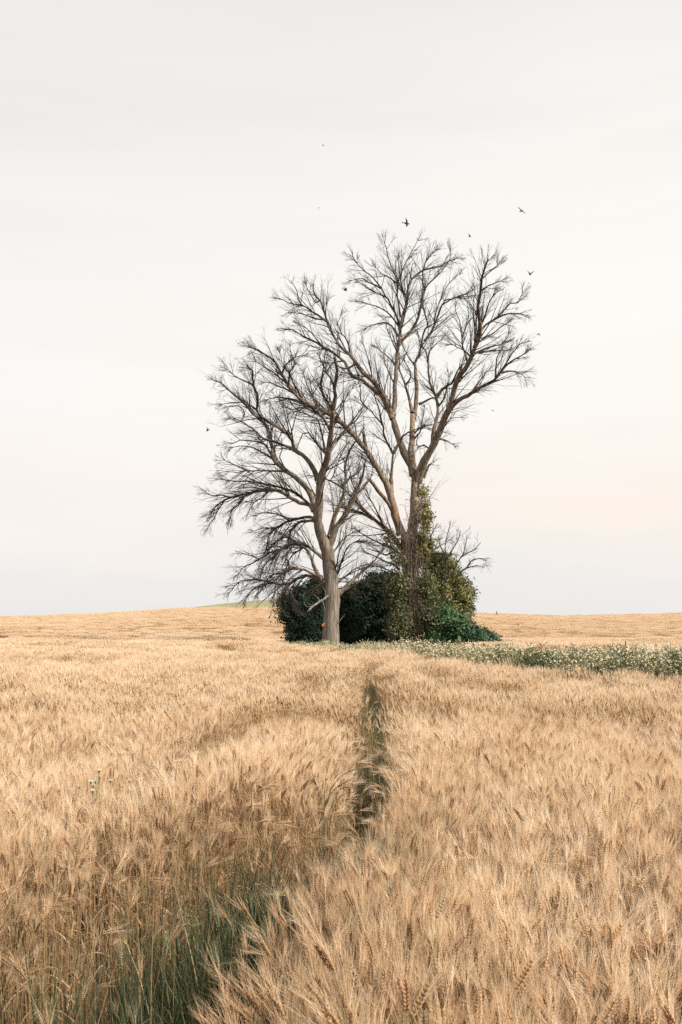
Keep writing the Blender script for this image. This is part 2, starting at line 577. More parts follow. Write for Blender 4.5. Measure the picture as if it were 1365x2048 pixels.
def field_points(n, y0, y1, margin):
    """random points, uniform in area, in the wedge seen plus a margin each side"""
    out = []
    got = 0
    while got < n:
        y = np.sqrt(rs.uniform(y0 * y0, y1 * y1, n * 2)) if margin < 0.3 * y0 else rs.uniform(y0, y1, n * 2)
        x = rs.uniform(-1, 1, n * 2) * (0.345 * y1 + margin)
        k = np.abs(x) < 0.345 * y + margin
        out.append(np.stack([x[k], y[k]], -1)); got += k.sum()
    a = np.concatenate(out)
    return a[:n]


pos, rot, scl, idx, tint = [], [], [], [], []


def lay(pts, lo, hi, size_fn, dens_fn, tint_fn, tilt):
    x, y = pts[:, 0], pts[:, 1]
    keep = rs.uniform(size=len(x)) < dens_fn(x, y)
    x, y = x[keep], y[keep]
    n = len(x)
    pos.append(np.stack([x, y, ground_z(x, y)], -1))
    lx, ly = leanx(x, y), leany(x, y)
    cut = tilt * (.10 + .90 * smooth(1.0, 4.0, track_s(x, y)))
    rot.append(np.stack([ly * cut + rs.normal(0, 1, n) * cut * .6, lx * cut + .03 + rs.normal(0, 1, n) * cut * .6, rs.uniform(0, 6.28, n)], -1))
    scl.append(size_fn(x, y) * rs.normal(1, .04, n))
    idx.append(rs.randint(lo, hi, n))
    tint.append(np.clip(tint_fn(x, y) + rs.normal(0, 1, n) * np.interp(y, [4, 12, 30], [.17, .10, .06]), 0, np.maximum(.74, tint_fn(x, y))))


def bare(x, y):
    """the thin weedy corner at the near left"""
    return smooth(4.6, 3.6, y - .9 * np.clip(x + 1.0, -1, 0)) * smooth(0.02, -0.25, x - (-0.24 + 0.06 * np.sin(y * 5))) * (0.08 + 0.92 * smooth(-1.22, -0.82, x))


def thin2(x, y):
    return smooth(1.25, .45, np.hypot((x + .34) / .42, (y - 4.75) / .85))


def near_d(x, y):
    s = track_s(x, y); l = lanes_s(x, y)
    d = np.where(y < 5, .10 + .90 * smooth(.6, 1.15, s), .04 + .96 * smooth(.7, 1.2, s)) * (0.45 + .55 * smooth(.6, 1.4, l))
    d = d * (1 - .50 * bare(x, y)) * (1 - .62 * thin2(x, y))
    return d * (.72 + .28 * smooth(-1, .3, patchw(x, y))) * ~inside(x, y, POLY)


def tint_f(x, y):
    t = .30 + .17 * patchw(x, y) + .19 * patch2(x, y) + .10 * fine(x, y)
    t = t * (1 - .55 * smooth(6, 20, y))
    s = track_s(x, y); l = lanes_s(x, y)
    t = t + .30 * smooth(2.6, 1.0, s) * smooth(6.5, 4, y) + .30 * smooth(2.2, .8, l)
    t = t + .22 * bare(x, y) * (0.7 + .6 * fine(x * 1.3, y))
    return np.clip(t, 0.02, .95)


def size_f(x, y):
    s = 1 + .07 * patchw(x + 7, y) + .05 * patch2(x, y) - .30 * smooth(1.6, .8, lanes_s(x, y)) * (y > 6) - .12 * smooth(1.7, .9, track_s(x, y))
    lowp = np.maximum(bare(x, y), np.maximum(.8 * thin2(x, y), smooth(1.1, .8, track_s(x, y)) * .9))
    return s * (1 - lowp * rs.uniform(.05, .50, np.shape(x)))


def far_tint(x, y):
    t = .12 + .08 * patch2(x, y) + .10 * smooth(1.8, .7, lanes_s(x, y)) * (y < 60) * 3
    t = t + smooth(70, 105, y) * (.13 + .09 * streak(x * .30, y * 1.3) + .07 * lump2(x, y) + .04 * streak(x * .9 + 40, y * 2.6))
    return np.clip(t, .02, .8)


def far_d(x, y):
    return ~inside(x, y, POLY) * (0.45 + .55 * smooth(.5, 1.3, lanes_s(x, y))) * (y < 226 + 0 * x)


lay(field_points(30000, 1.25, 9.5, 1.2), 0, 24, size_f, near_d, tint_f, .075)
lay(field_points(5600, 9.3, 31, 1.6), 24, 34, size_f, near_d, tint_f, .07)
lay(field_points(1700, 30, 62, 4), 34, 42, lambda x, y: 1 + .05 * patch2(x, y) - .25 * smooth(1.5, .7, lanes_s(x, y)), far_d, far_tint, .04)
lay(field_points(21000, 62, 232, 8), 34, 42, lambda x, y: 1.12 + .03 * patch2(x, y), far_d, far_tint, .015)
wheat = scatter("wheat", protos, np.concatenate(pos), np.concatenate(rot), np.concatenate(scl), np.concatenate(idx), np.concatenate(tint), WHEAT_M)
tag(wheat, "ripe golden bearded wheat covering the whole field up to the ridge", "wheat", kind="stuff")


# ------------------------------------------------------------------ weeds in the track
def grass_tuft(seed, n, rad_, h0, h1, w, droop, green=.75):
    r = R(seed); mb = MB()
    for i in range(n):
        q = math.sqrt(r.uniform()) * rad_; az = r.uniform(0, 6.28)
        b = np.array([q * math.cos(az), q * math.sin(az), 0])
        o = unit(np.array([r.normal(), r.normal(), 0])); h = r.uniform(h0, h1)
        s = np.linspace(0, 1, 5)
        sp = r.uniform(.1, .5); dr = r.uniform(0, droop)
        p = b + o * (s ** 1.5 * h * sp)[:, None] + np.array([0, 0, 1.0]) * (h * (s - dr * s ** 3))[:, None]
        ribbon(mb, p, w * r.uniform(.6, 1.2), 0, np.cross(o, [0, 0, 1.0]) + r.normal(0, .25, 3), 0 if r.uniform() < green else 1)
    return mb


M_GRASS = plant_mat("green grass blades", [(0, (0.058, 0.082, 0.040)), (.5, (0.028, 0.046, 0.025)), (1, (0.11, 0.125, 0.055))], .35)
M_GRASS2 = plant_mat("yellowing grass blades", [(0, (0.42, 0.34, 0.19)), (.5, (0.27, 0.235, 0.125)), (1, (0.34, 0.24, 0.12))], .35)
gp = [grass_tuft(500 + i, 26, .11, .22, .62, .0035, .5) for i in range(6)] + [grass_tuft(520 + i, 40, .16, .10, .36, .003, .7, .45) for i in range(6)] + [grass_tuft(540 + i, 16, .10, .45, .85, .0045, .35, .85) for i in range(5)]
xy = field_points(60000, 1.3, 24, 1.0)
s = track_s(xy[:, 0], xy[:, 1]); l3 = poly_dist(xy[:, 0], xy[:, 1], LANES[2])
pr = smooth(1.35, .5, s) * .75 + bare(xy[:, 0], xy[:, 1]) * .60 * (0.6 + .5 * fine(xy[:, 0], xy[:, 1])) + .22 * smooth(1.9, .4, l3) * (patchw(xy[:, 0] * 1.7, xy[:, 1]) > .25)
blob = smooth(1.25, .3, np.hypot((xy[:, 0] + .42) / .42, (xy[:, 1] - 4.3) / .95))
pr = pr + .20 * blob + .50 * thin2(xy[:, 0], xy[:, 1])
k = rs.uniform(size=len(xy)) < pr * .55 * (0.60 + .40 * smooth(4, 8, xy[:, 1]))
gx, gy = xy[k, 0], xy[k, 1]
n = len(gx)
low = (gy > 5.7)
weeds = scatter("weeds", gp, np.stack([gx, gy, ground_z(gx, gy)], -1),
                np.stack([rs.normal(0, .08, n), rs.normal(0, .08, n), rs.uniform(0, 6.28, n)], -1),
                rs.uniform(.75, 1.2, n), np.where(low & (rs.uniform(size=n) < .8), rs.randint(6, 12, n), np.where(rs.uniform(size=n) < (.30 + .45 * thin2(gx, gy)) * (gy < 5.9), rs.randint(12, 17, n), rs.randint(0, 6, n))), rs.uniform(0, 1, n), [M_GRASS, M_GRASS2])
tag(weeds, "dark green grass and weeds growing in the wheel track through the wheat", "weeds", kind="stuff")


# ------------------------------------------------------------------ flowering margin
def daisy_tuft(seed, n, rad_, heads):
    r = R(seed); mb = MB()
    for i in range(n):
        q = math.sqrt(r.uniform()) * rad_; az = r.uniform(0, 6.28)
        b = np.array([q * math.cos(az), q * math.sin(az), 0])
        h = r.uniform(.55, 1.0)
        o = unit(np.array([r.normal(), r.normal(), 0]))
        tp = b + o * h * r.uniform(0, .22) + [0, 0, h]
        ribbon(mb, [b, (b + tp) / 2 + o * .02, tp], .004, .003, np.cross(o, [0, 0, 1.0]), 0)
        for k in range(18):                                      # feathery leaves
            t = r.uniform(.15, .97); c = b + (tp - b) * t
            oo = unit(r.normal(0, 1, 3) + [0, 0, .35]); L = r.uniform(.06, .15)
            ribbon(mb, [c, c + oo * L * .5, c + oo * L - [0, 0, L * .2]], r.uniform(.005, .011), 0, np.cross(oo, r.normal(0, 1, 3)), 0 if r.uniform() < .8 else 3)
        for k in range(heads):
            c = tp + r.normal(0, 1, 3) * [.06, .06, .05] - [0, 0, abs(r.normal(0, .24))]
            nn = unit(np.array([r.normal(0, .5), r.normal(0, .5) - .25, 1.0])); _, a, bb = rot_frame(nn)
            R0 = r.uniform(.011, .018); ph = r.uniform(0, 6.28)
            an = np.arange(8) / 8 * 6.283 + ph
            rr_ = R0 * np.where(np.arange(8) % 2 == 0, 1.0, .82)
            ring = c + (np.cos(an) * rr_)[:, None] * a + (np.sin(an) * rr_)[:, None] * bb
            v = np.concatenate([[c + nn * .004], ring])
            mb.add(v, [(0, j + 1, (j + 1) % 8 + 1) for j in range(8)], 1)
            rc = c + nn * .006 + (np.cos(an) * R0 * .42)[:, None] * a + (np.sin(an) * R0 * .42)[:, None] * bb
            mb.add(np.concatenate([[c + nn * .012], rc]), [(0, j + 1, (j + 1) % 8 + 1) for j in range(8)], 2)
            ribbon(mb, [c, c - nn * .05 - [0, 0, .1]], .0015, .002, np.cross(nn, r.normal(0, 1, 3)), 0)
    return mb


M_DLEAF = plant_mat("flower foliage", [(0, (0.060, 0.088, 0.040)), (.35, (0.12, 0.13, 0.058)), (.7, (0.19, 0.175, 0.085)), (1, (0.32, 0.275, 0.15))], .3)
M_DDRY = plant_mat("drying flower stems", [(0, (0.24, 0.21, 0.11)), (.5, (0.34, 0.27, 0.14)), (1, (0.42, 0.32, 0.18))], .3)
M_PETAL = plant_mat("white petals", [(0, (0.82, 0.79, 0.68)), (1, (0.74, 0.70, 0.55))], .3)
M_DISC = plant_mat("yellow flower centres", [(0, (0.62, 0.48, 0.14)), (1, (0.55, 0.44, 0.15))], .1)
dp = [daisy_tuft(600 + i, 11, .17, 8) for i in range(6)] + [daisy_tuft(620 + i, 12, .17, 0) for i in range(3)]
n0 = 30000
x = rs.uniform(-3.6, 10.5, n0); y = rs.uniform(16, 47, n0)
frontY = np.interp(x, [p[0] for p in FRONT], [p[1] for p in FRONT])
depth = y - frontY - .22 * fine(x, y) - .30 * patchw(x * 1.3, y)
dband = np.interp(x, [-3.5, -1.2, 0, 1, 2.5, 4, 6, 10.5], [2.0, 3.0, 7.0, 7.5, 5.0, 4.2, 3.6, 3.6])
keep = (depth > 0.1) & (depth < dband) & inside(x, y, POLY) & (rs.uniform(size=n0) < .80)
x, y = x[keep], y[keep]; depth = depth[keep]
n = len(x)
hsz = np.interp(x, [-3.5, -1.6, -.4, .2, .6, 1.5, 2.5, 3.6, 5.6, 10.5], [.50, .98, .98, .90, .95, 1.13, 1.19, 1.18, 1.22, 1.22])
bushy = Waves(31, 1.3)
hsz = hsz * (1 + .07 * bushy(x, y) - .06 * (depth < .5))
dark = np.exp(-((x - 3.9) / .42) ** 2) * (depth < 2.0)
ix = np.where(rs.uniform(size=n) < .06 + .85 * dark, rs.randint(6, 9, n), rs.randint(0, 6, n))
tn = np.clip(.36 + .25 * bushy(x + 3, y) + .30 * smooth(3.6, 2.0, np.abs(x - 1.2)) - .5 * dark + rs.normal(0, .12, n), 0, 1)
fl = scatter("wildflowers", dp, np.stack([x, y, ground_z(x, y)], -1), np.stack([rs.normal(0, .07, n), rs.normal(0, .07, n), rs.uniform(0, 6.28, n)], -1),
             hsz * rs.normal(1.0, .07, n), ix, tn, [M_DLEAF, M_PETAL, M_DISC, M_DDRY])
tag(fl, "strip of small white daisies and green weeds between the trees and the right edge", "wildflowers", kind="stuff")

# dark verge grass: along the ridge and a green patch left of the bushes
vp = [grass_tuft(700 + i, 60, .5, .5, 1.05, .012, .4) for i in range(5)]
vx, vy = [], []
for (a, b, m_) in ((-76, -55, 70), (-55, -36, 40), (40, 78, 120), (47, 56, 60)):
    xx = rs.uniform(a, b, m_); kx = np.sin(xx * .9) + np.sin(xx * .37 + 1) > -.1
    vx.append(xx[kx]); vy.append(221 + rs.normal(0, .6, kx.sum()))
xx = rs.uniform(28, 48, 60); vx.append(xx); vy.append(205 + rs.normal(0, .7, 60) - (xx - 28) * .1)
xx = rs.uniform(-4.4, -2.7, 70); vx.append(xx); vy.append(46 + rs.uniform(-1, 1.2, 70))
vx, vy = np.concatenate(vx), np.concatenate(vy); n = len(vx)
verge = scatter("verge_grass", vp, np.stack([vx, vy, ground_z(vx, vy)], -1), np.stack([rs.normal(0, .06, n), rs.normal(0, .06, n), rs.uniform(0, 6.28, n)], -1),
                np.where(vy > 100, rs.uniform(.95, 1.45, n), rs.uniform(.7, .95, n)), rs.randint(0, 5, n), rs.uniform(0, 1, n), [M_GRASS, M_GRASS])
tag(verge, "dark uncut grass along the ridge line and beside the bushes", "grass", kind="stuff")

# ------------------------------------------------------------------ dead trees
PX = 1 / 40.6                                                    # metres per photo pixel at the trees


def catmull(p, step):
    p = np.asarray(p, float)
    if len(p) == 2:
        p = np.array([p[0], (p[0] + p[1]) / 2, p[1]])
    q = np.concatenate([[2 * p[0] - p[1]], p, [2 * p[-1] - p[-2]]])
    out = []
    for i in range(len(p) - 1):
        a, b, c, d = q[i:i + 4]
        m = max(2, int(np.linalg.norm(c - b) / step))
        t = (np.arange(m) / m)[:, None]
        out.append(.5 * (2 * b + (c - a) * t + (2 * a - 5 * b + 4 * c - d) * t ** 2 + (3 * b - a - 3 * c + d) * t ** 3))
    out.append(p[-1:])
    return np.concatenate(out)


def grow(r, base, dirs, lens, r0, r1, nseg, jit, up):
    n = len(base)
    pts = np.empty((n, nseg + 1, 3)); pts[:, 0] = base
    d = unit(dirs)
    for k in range(nseg):
        d = unit(d + r.normal(0, jit, (n, 3)) + np.array([0, 0, 1.0]) * np.reshape(up, (-1, 1)) / nseg)
        pts[:, k + 1] = pts[:, k] + d * (lens / nseg)[:, None]
    rr = r0[:, None] + (r1 - r0)[:, None] * np.linspace(0, 1, nseg + 1)
    return pts, rr


def offshoots(r, pts, rr, lens, k, tmin, amin, amax, lf0, lf1):
    """k side shoots per path"""
    n, S, _ = pts.shape
    t = np.sort(r.uniform(tmin, .98, (n, k)), 1)
    fi = t * (S - 1); i = np.minimum(fi.astype(int), S - 2); w = (fi - i)[..., None]
    ar = np.arange(n)[:, None]
    b = pts[ar, i] * (1 - w) + pts[ar, i + 1] * w
    d = unit(pts[ar, i + 1] - pts[ar, i])
    rad_ = rr[ar, i] * (1 - w[..., 0]) + rr[ar, i + 1] * w[..., 0]
    q = unit(np.cross(d, r.normal(0, 1, d.shape)))
    an = np.radians(r.uniform(amin, amax, (n, k)))[..., None]
    dd = d * np.cos(an) + q * np.sin(an)
    ln = lens[:, None] * r.uniform(lf0, lf1, (n, k)) * (1.15 - .6 * t)
    return b.reshape(-1, 3), dd.reshape(-1, 3), ln.ravel(), rad_.ravel()


def dead_tree(name, loc, label, Y0, limbs, seed, mats, trunk_fn):
    r = R(seed)
    root = empty(name, loc, label, "tree")
    known = []                                                   # (px,py,depth) of everything placed
    groups = {}
    for (g, w0, w1, pl, up, dens) in limbs:
        pl = catmull(pl, 14.0)
        starts = np.array([q[3][0] for q in limbs], float)
        clear = np.min(np.hypot(starts[:, 0] - pl[-1, 0], starts[:, 1] - pl[-1, 1])) > 34
        if w1 < 3.3 and len(pl) > 7 and clear:                             # the last stretch is twigs
            pl = pl[:-2]
        seg = np.linalg.norm(np.diff(pl, axis=0), axis=1)
        L = np.concatenate([[0], np.cumsum(seg)])
        if known:
            kk = np.concatenate(known)
            y0 = kk[np.argmin(np.hypot(kk[:, 0] - pl[0, 0], kk[:, 1] - pl[0, 1])), 2]
        else:
            y0 = Y0
        slope = 0 if g == "trunk" else r.uniform(.15, .6) * r.choice([-1, 1])
        depth = y0 + slope * L * PX * (.6 + .4 * L / L[-1])
        known.append(np.stack([pl[:, 0], pl[:, 1], depth], -1))
        if g != "trunk":
            pl = pl + r.normal(0, .5, pl.shape) * np.minimum(1, L / 30)[:, None]
        pts = np.array([P(a, b, d) for (a, b), d in zip(pl, depth)])
        s = L / L[-1]
        width = (w0 + (w1 - w0) * s ** .80) * PX / 2 * (1.0 if g == "trunk" else .90)
        if g != "trunk":                                         # flare where it leaves its bearer
            width = width * (1 + .22 * np.exp(-L / 7.0)) * np.exp(r.normal(0, .05, len(width)))
        else:
            pts, width = trunk_fn(pts, width, s)
        e = groups.setdefault(g, {"limb": MB(), "tw": MB(), "n": 0})
        big = w0 > 6
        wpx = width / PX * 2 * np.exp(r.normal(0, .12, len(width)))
        ring = np.where(wpx > 11, 0, np.where(wpx > 5.6, 1, 2)) if g != "trunk" else np.zeros(len(width), int)  # thinner rings take darker slots: backlight contrast put into the bark colour
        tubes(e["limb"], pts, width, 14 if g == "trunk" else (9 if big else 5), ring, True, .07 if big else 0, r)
        # side twigs off this traced line
        Lm = L[-1] * PX
        n1 = int(Lm * 4.9 * dens * (1.55 if up < -.12 else 1)) + (3 if dens else 0)
        if n1 < 1:
            continue
        S = len(pts)
        t = r.uniform(.05 if w0 < 8 else .20, 1.0, n1)
        t[:4] = .985
        fi = t * (S - 1); i = np.minimum(fi.astype(int), S - 2); w = (fi - i)[:, None]
        b = pts[i] * (1 - w) + pts[i + 1] * w
        d = unit(pts[i + 1] - pts[i])
        q = unit(np.cross(d, r.normal(0, 1, d.shape)))
        an = np.radians(r.uniform(18, 48, n1))
        an[:4] = np.radians([4, 18, 26, 34])[:n1]
        dd = d * np.cos(an)[:, None] + q * np.sin(an)[:, None]
        ln = np.minimum(.66 + .46 * (1 - t) * Lm, 2.6) * r.uniform(.40, 1.15, n1)
        rb = np.minimum(width[i] * .55, .006 + .0105 * ln)
        upv = np.full(n1, up)
        p1, r1 = grow(r, b, dd, ln, rb, np.full(n1, .0044), 8, .045, upv)
        tubes(e["tw"], p1, r1, 4, 0)
        k2 = 4
        b2, d2, l2, rad2 = offshoots(r, p1, r1, ln, k2, .12, 16, 36, .34, .74)
        p2, r2 = grow(r, b2, d2, l2, np.minimum(rad2 * .75, .0082), np.full(len(b2), .0036), 5, .06, np.full(len(b2), up * .7))
        tubes(e["tw"], p2, r2, 3, 0)
        b3, d3, l3, rad3 = offshoots(r, p2, r2, l2, 2, .2, 16, 38, .40, .80)
        p3, r3 = grow(r, b3, d3, l3, np.minimum(rad3 * .8, .0046), np.full(len(b3), .0030), 3, .06, np.full(len(b3), up * .4))
        tubes(e["tw"], p3, r3, 3, 0)
    for g, e in groups.items():
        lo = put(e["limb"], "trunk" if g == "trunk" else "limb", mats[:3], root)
        if e["tw"].nv:
            put(e["tw"], "crown", [mats[3]], lo)
    return root


LEFT = [
    ("trunk", 35, 24, [(662, 1318), (662, 1285), (663, 1240), (665, 1200), (663, 1165), (659, 1130), (655, 1100), (650, 1082)], 0, 0),
    # leader
    ("a", 24, 5, [(652, 1095), (642, 1067), (636, 1042), (638, 1012), (641, 965), (650, 932), (659, 897), (663, 860), (667, 820), (671, 792), (670, 772), (675, 742), (669, 715)], .15, .8),
    ("a", 7, 2, [(661, 858), (650, 842), (634, 818), (626, 790), (620, 760), (617, 735)], .15, 1),
    ("a", 7, 2, [(666, 825), (655, 803), (646, 787), (643, 765), (647, 742), (649, 717), (650, 688)], .15, 1),
    ("a", 6, 2, [(652, 906), (637, 892), (629, 880), (618, 866), (607, 868), (597, 888)], .0, 1),
    ("a", 5, 2, [(650, 900), (645, 872), (638, 845), (625, 832), (600, 825), (582, 806), (565, 795)], .1, 1),
    ("a", 4, 1.6, [(670, 775), (660, 755), (648, 735), (640, 712), (636, 690)], .15, 1),
    ("a", 4, 1.6, [(664, 850), (672, 820), (690, 800), (705, 775), (720, 755)], .15, 1),
    ("a", 3, 1.4, [(645, 950), (660, 962), (672, 940), (680, 915), (694, 890)], .1, 1),
    # right fork
    ("b", 18, 3, [(657, 1092), (664, 1078), (672, 1057), (682, 1042), (697, 1020), (712, 990), (725, 955), (731, 920), (737, 885)], .1, 1),
    ("b", 5, 1.6, [(697, 1020), (700, 1000), (712, 975), (716, 950), (712, 925)], .1, 1),
    ("b", 4, 1.6, [(712, 992), (728, 975), (742, 955), (748, 930)], .1, 1),
    ("c", 13, 2.5, [(660, 1075), (665, 1052), (670, 1030), (680, 1010), (687, 988), (692, 955), (690, 935), (697, 908), (708, 888), (725, 862)], .1, 1),
    ("c", 5, 1.6, [(690, 970), (700, 955), (715, 945), (722, 920)], .1, 1),
    ("d", 9, 2.2, [(662, 893), (668, 885), (678, 876), (691, 860), (708, 838), (722, 820), (737, 810)], .1, 1),
    ("d", 4, 1.6, [(700, 850), (712, 842), (722, 826), (728, 805)], .1, 1),
    # large left limb
    ("e", 15, 3, [(634, 1025), (626, 1002), (617, 980), (600, 962), (580, 947), (560, 932), (547, 917), (546, 897), (540, 877), (535, 855), (525, 842), (507, 827), (492, 810), (472, 792), (455, 777), (442, 766), (430, 762), (424, 773)], .06, 1),
    ("e", 6, 1.8, [(547, 917), (537, 897), (526, 886), (505, 882), (480, 880), (467, 887), (448, 887)], .0, 1),
    ("e", 5, 1.6, [(550, 920), (537, 912), (517, 900), (495, 892), (467, 894), (440, 902)], -.05, 1),
    ("e", 5, 1.6, [(570, 942), (542, 942), (517, 941), (495, 941), (475, 945), (457, 944), (446, 957)], -.05, 1),
    ("e", 4, 1.5, [(575, 944), (560, 915), (566, 895), (552, 880)], .1, 1),
    ("e", 4, 1.5, [(495, 941), (470, 930), (450, 920)], 0, 1),
    ("e", 5, 1.5, [(500, 818), (500, 800), (500, 785)], .1, .6),
    # second left limb
    ("f", 11, 3, [(637, 960), (630, 942), (620, 925), (605, 910), (590, 900), (585, 882), (577, 870), (560, 857), (540, 845), (522, 832), (515, 818), (516, 805), (515, 787), (507, 770), (507, 755), (505, 742), (495, 733), (486, 724)], .1, 1),
    ("f", 7, 1.8, [(591, 900), (570, 891), (550, 884), (527, 877), (515, 865), (497, 852), (482, 842), (462, 835), (433, 830)], .0, 1),
    ("f", 4, 1.5, [(507, 770), (490, 762), (470, 752), (455, 740)], .1, 1),
    ("f", 4, 1.5, [(583, 875), (575, 850), (570, 825), (560, 805), (550, 800)], .1, 1),
    ("f", 4, 1.5, [(482, 842), (490, 828), (480, 812), (462, 812)], .1, 1),
    ("f", 4, 1.5, [(515, 820), (495, 808), (470, 805), (445, 808)], .1, 1),
    # arching limb
    ("g", 11, 2.4, [(628, 1022), (620, 1010), (600, 1005), (580, 994), (560, 982), (540, 979), (517, 981), (497, 987), (475, 992), (450, 1000), (432, 1012), (422, 1027), (402, 1036)], -.15, 1.1),
    ("g", 7, 2, [(624, 1015), (612, 1002), (598, 990), (580, 980), (560, 975), (540, 970), (520, 966), (495, 962), (470, 962), (445, 958), (425, 952)], -.1, 1.1),
    ("g", 5, 1.6, [(497, 987), (484, 998), (475, 1010), (462, 1025), (460, 1040), (459, 1056)], -.25, 1.1),
    ("g", 5, 1.6, [(460, 995), (445, 990), (430, 991), (415, 987), (406, 980)], -.1, 1.1),
    ("g", 4, 1.5, [(540, 979), (525, 995), (508, 1005), (500, 1020), (490, 1030)], -.2, 1.1),
    ("g", 4, 1.5, [(450, 1000), (440, 1015), (432, 1030), (420, 1048)], -.2, 1.1),
    # drooping left limbs
    ("h", 8, 2, [(637, 1040), (620, 1034), (600, 1037), (580, 1041), (562, 1050), (548, 1060), (537, 1072), (535, 1090), (527, 1110)], -.45, 1.3),
    ("h", 4, 1.5, [(578, 1040), (562, 1031), (547, 1026), (530, 1025), (515, 1030), (505, 1038)], -.1, 1.1),
    ("h", 4, 1.5, [(552, 1056), (540, 1056), (525, 1057), (507, 1062), (486, 1071)], -.1, 1.1),
    ("i", 8, 2, [(640, 1048), (628, 1042), (612, 1042), (598, 1045), (587, 1055), (580, 1067), (576, 1090), (572, 1120)], -.55, 1.4),
    ("j", 10, 2, [(660, 1138), (647, 1117), (630, 1102), (612, 1090), (592, 1085), (575, 1093), (557, 1103), (543, 1118), (530, 1130), (525, 1145)], -.5, 1.4),
    ("j", 5, 1.6, [(578, 1092), (560, 1098), (540, 1105), (520, 1118), (505, 1112), (485, 1107), (472, 1100)], -.1, 1.1),
    ("j", 4, 1.5, [(520, 1118), (505, 1126), (485, 1137), (477, 1148)], -.1, 1.1),
    ("j", 5, 1.5, [(592, 1085), (575, 1075), (558, 1078), (545, 1090), (535, 1105)], -.5, 1.4),
    ("j", 5, 1.5, [(612, 1090), (600, 1100), (585, 1110), (575, 1130), (570, 1150)], -.6, 1.4),
    ("k", 12, 4, [(648, 1165), (637, 1150), (628, 1130), (622, 1112), (612, 1098), (600, 1090)], -.1, 1.1),
    ("l", 11, 2, [(654, 1165), (630, 1154), (612, 1151), (595, 1157), (580, 1168), (572, 1182), (566, 1200), (560, 1225)], -.5, 1.3),
    ("l", 6, 1.8, [(585, 1165), (560, 1169), (542, 1165), (520, 1160), (500, 1159), (482, 1162), (470, 1172), (457, 1187), (446, 1197)], -.25, 1.1),
    ("l", 5, 1.6, [(545, 1166), (530, 1168), (515, 1173), (502, 1183), (493, 1200), (486, 1222)], -.4, 1.1),
    ("m", 8, 1.8, [(645, 1155), (620, 1145), (600, 1136), (580, 1138), (562, 1147), (552, 1165), (550, 1185), (548, 1210), (542, 1240)], -.5, 1.3),
    ("m", 4, 1.5, [(565, 1146), (545, 1150), (530, 1165), (520, 1185), (512, 1210)], -.5, 1.2),
    ("m", 4, 1.5, [(560, 1150), (570, 1170), (585, 1190), (590, 1210)], -.5, 1.2),
    # right side low limbs
    ("n", 12, 2, [(673, 1192), (684, 1183), (700, 1167), (715, 1152), (732, 1137), (745, 1125), (755, 1113), (762, 1102), (771, 1098)], .0, 1),
    ("n", 8, 2, [(676, 1192), (690, 1180), (705, 1174), (722, 1164), (740, 1156), (760, 1151), (783, 1152)], -.05, 1),
    ("o", 6, 1.6, [(668, 1160), (677, 1145), (683, 1125), (690, 1105), (700, 1090), (717, 1082), (740, 1084), (755, 1090)], .0, 1.2),
    ("o", 5, 1.6, [(668, 1150), (675, 1125), (680, 1100), (690, 1080), (695, 1060)], .1, 1.2),
    ("o", 5, 1.6, [(672, 1170), (700, 1145), (722, 1133), (745, 1128), (765, 1135)], -.1, 1.2),
    ("o", 5, 1.6, [(664, 1110), (678, 1090), (695, 1072), (715, 1062), (735, 1050)], .1, 1.2),
    ("o", 4, 1.6, [(660, 1180), (650, 1165), (640, 1168), (628, 1180), (620, 1195)], -.4, 1.6),
    ("o", 4, 1.6, [(664, 1175), (672, 1160), (690, 1155), (700, 1165), (712, 1180)], -.4, 1.6),
]
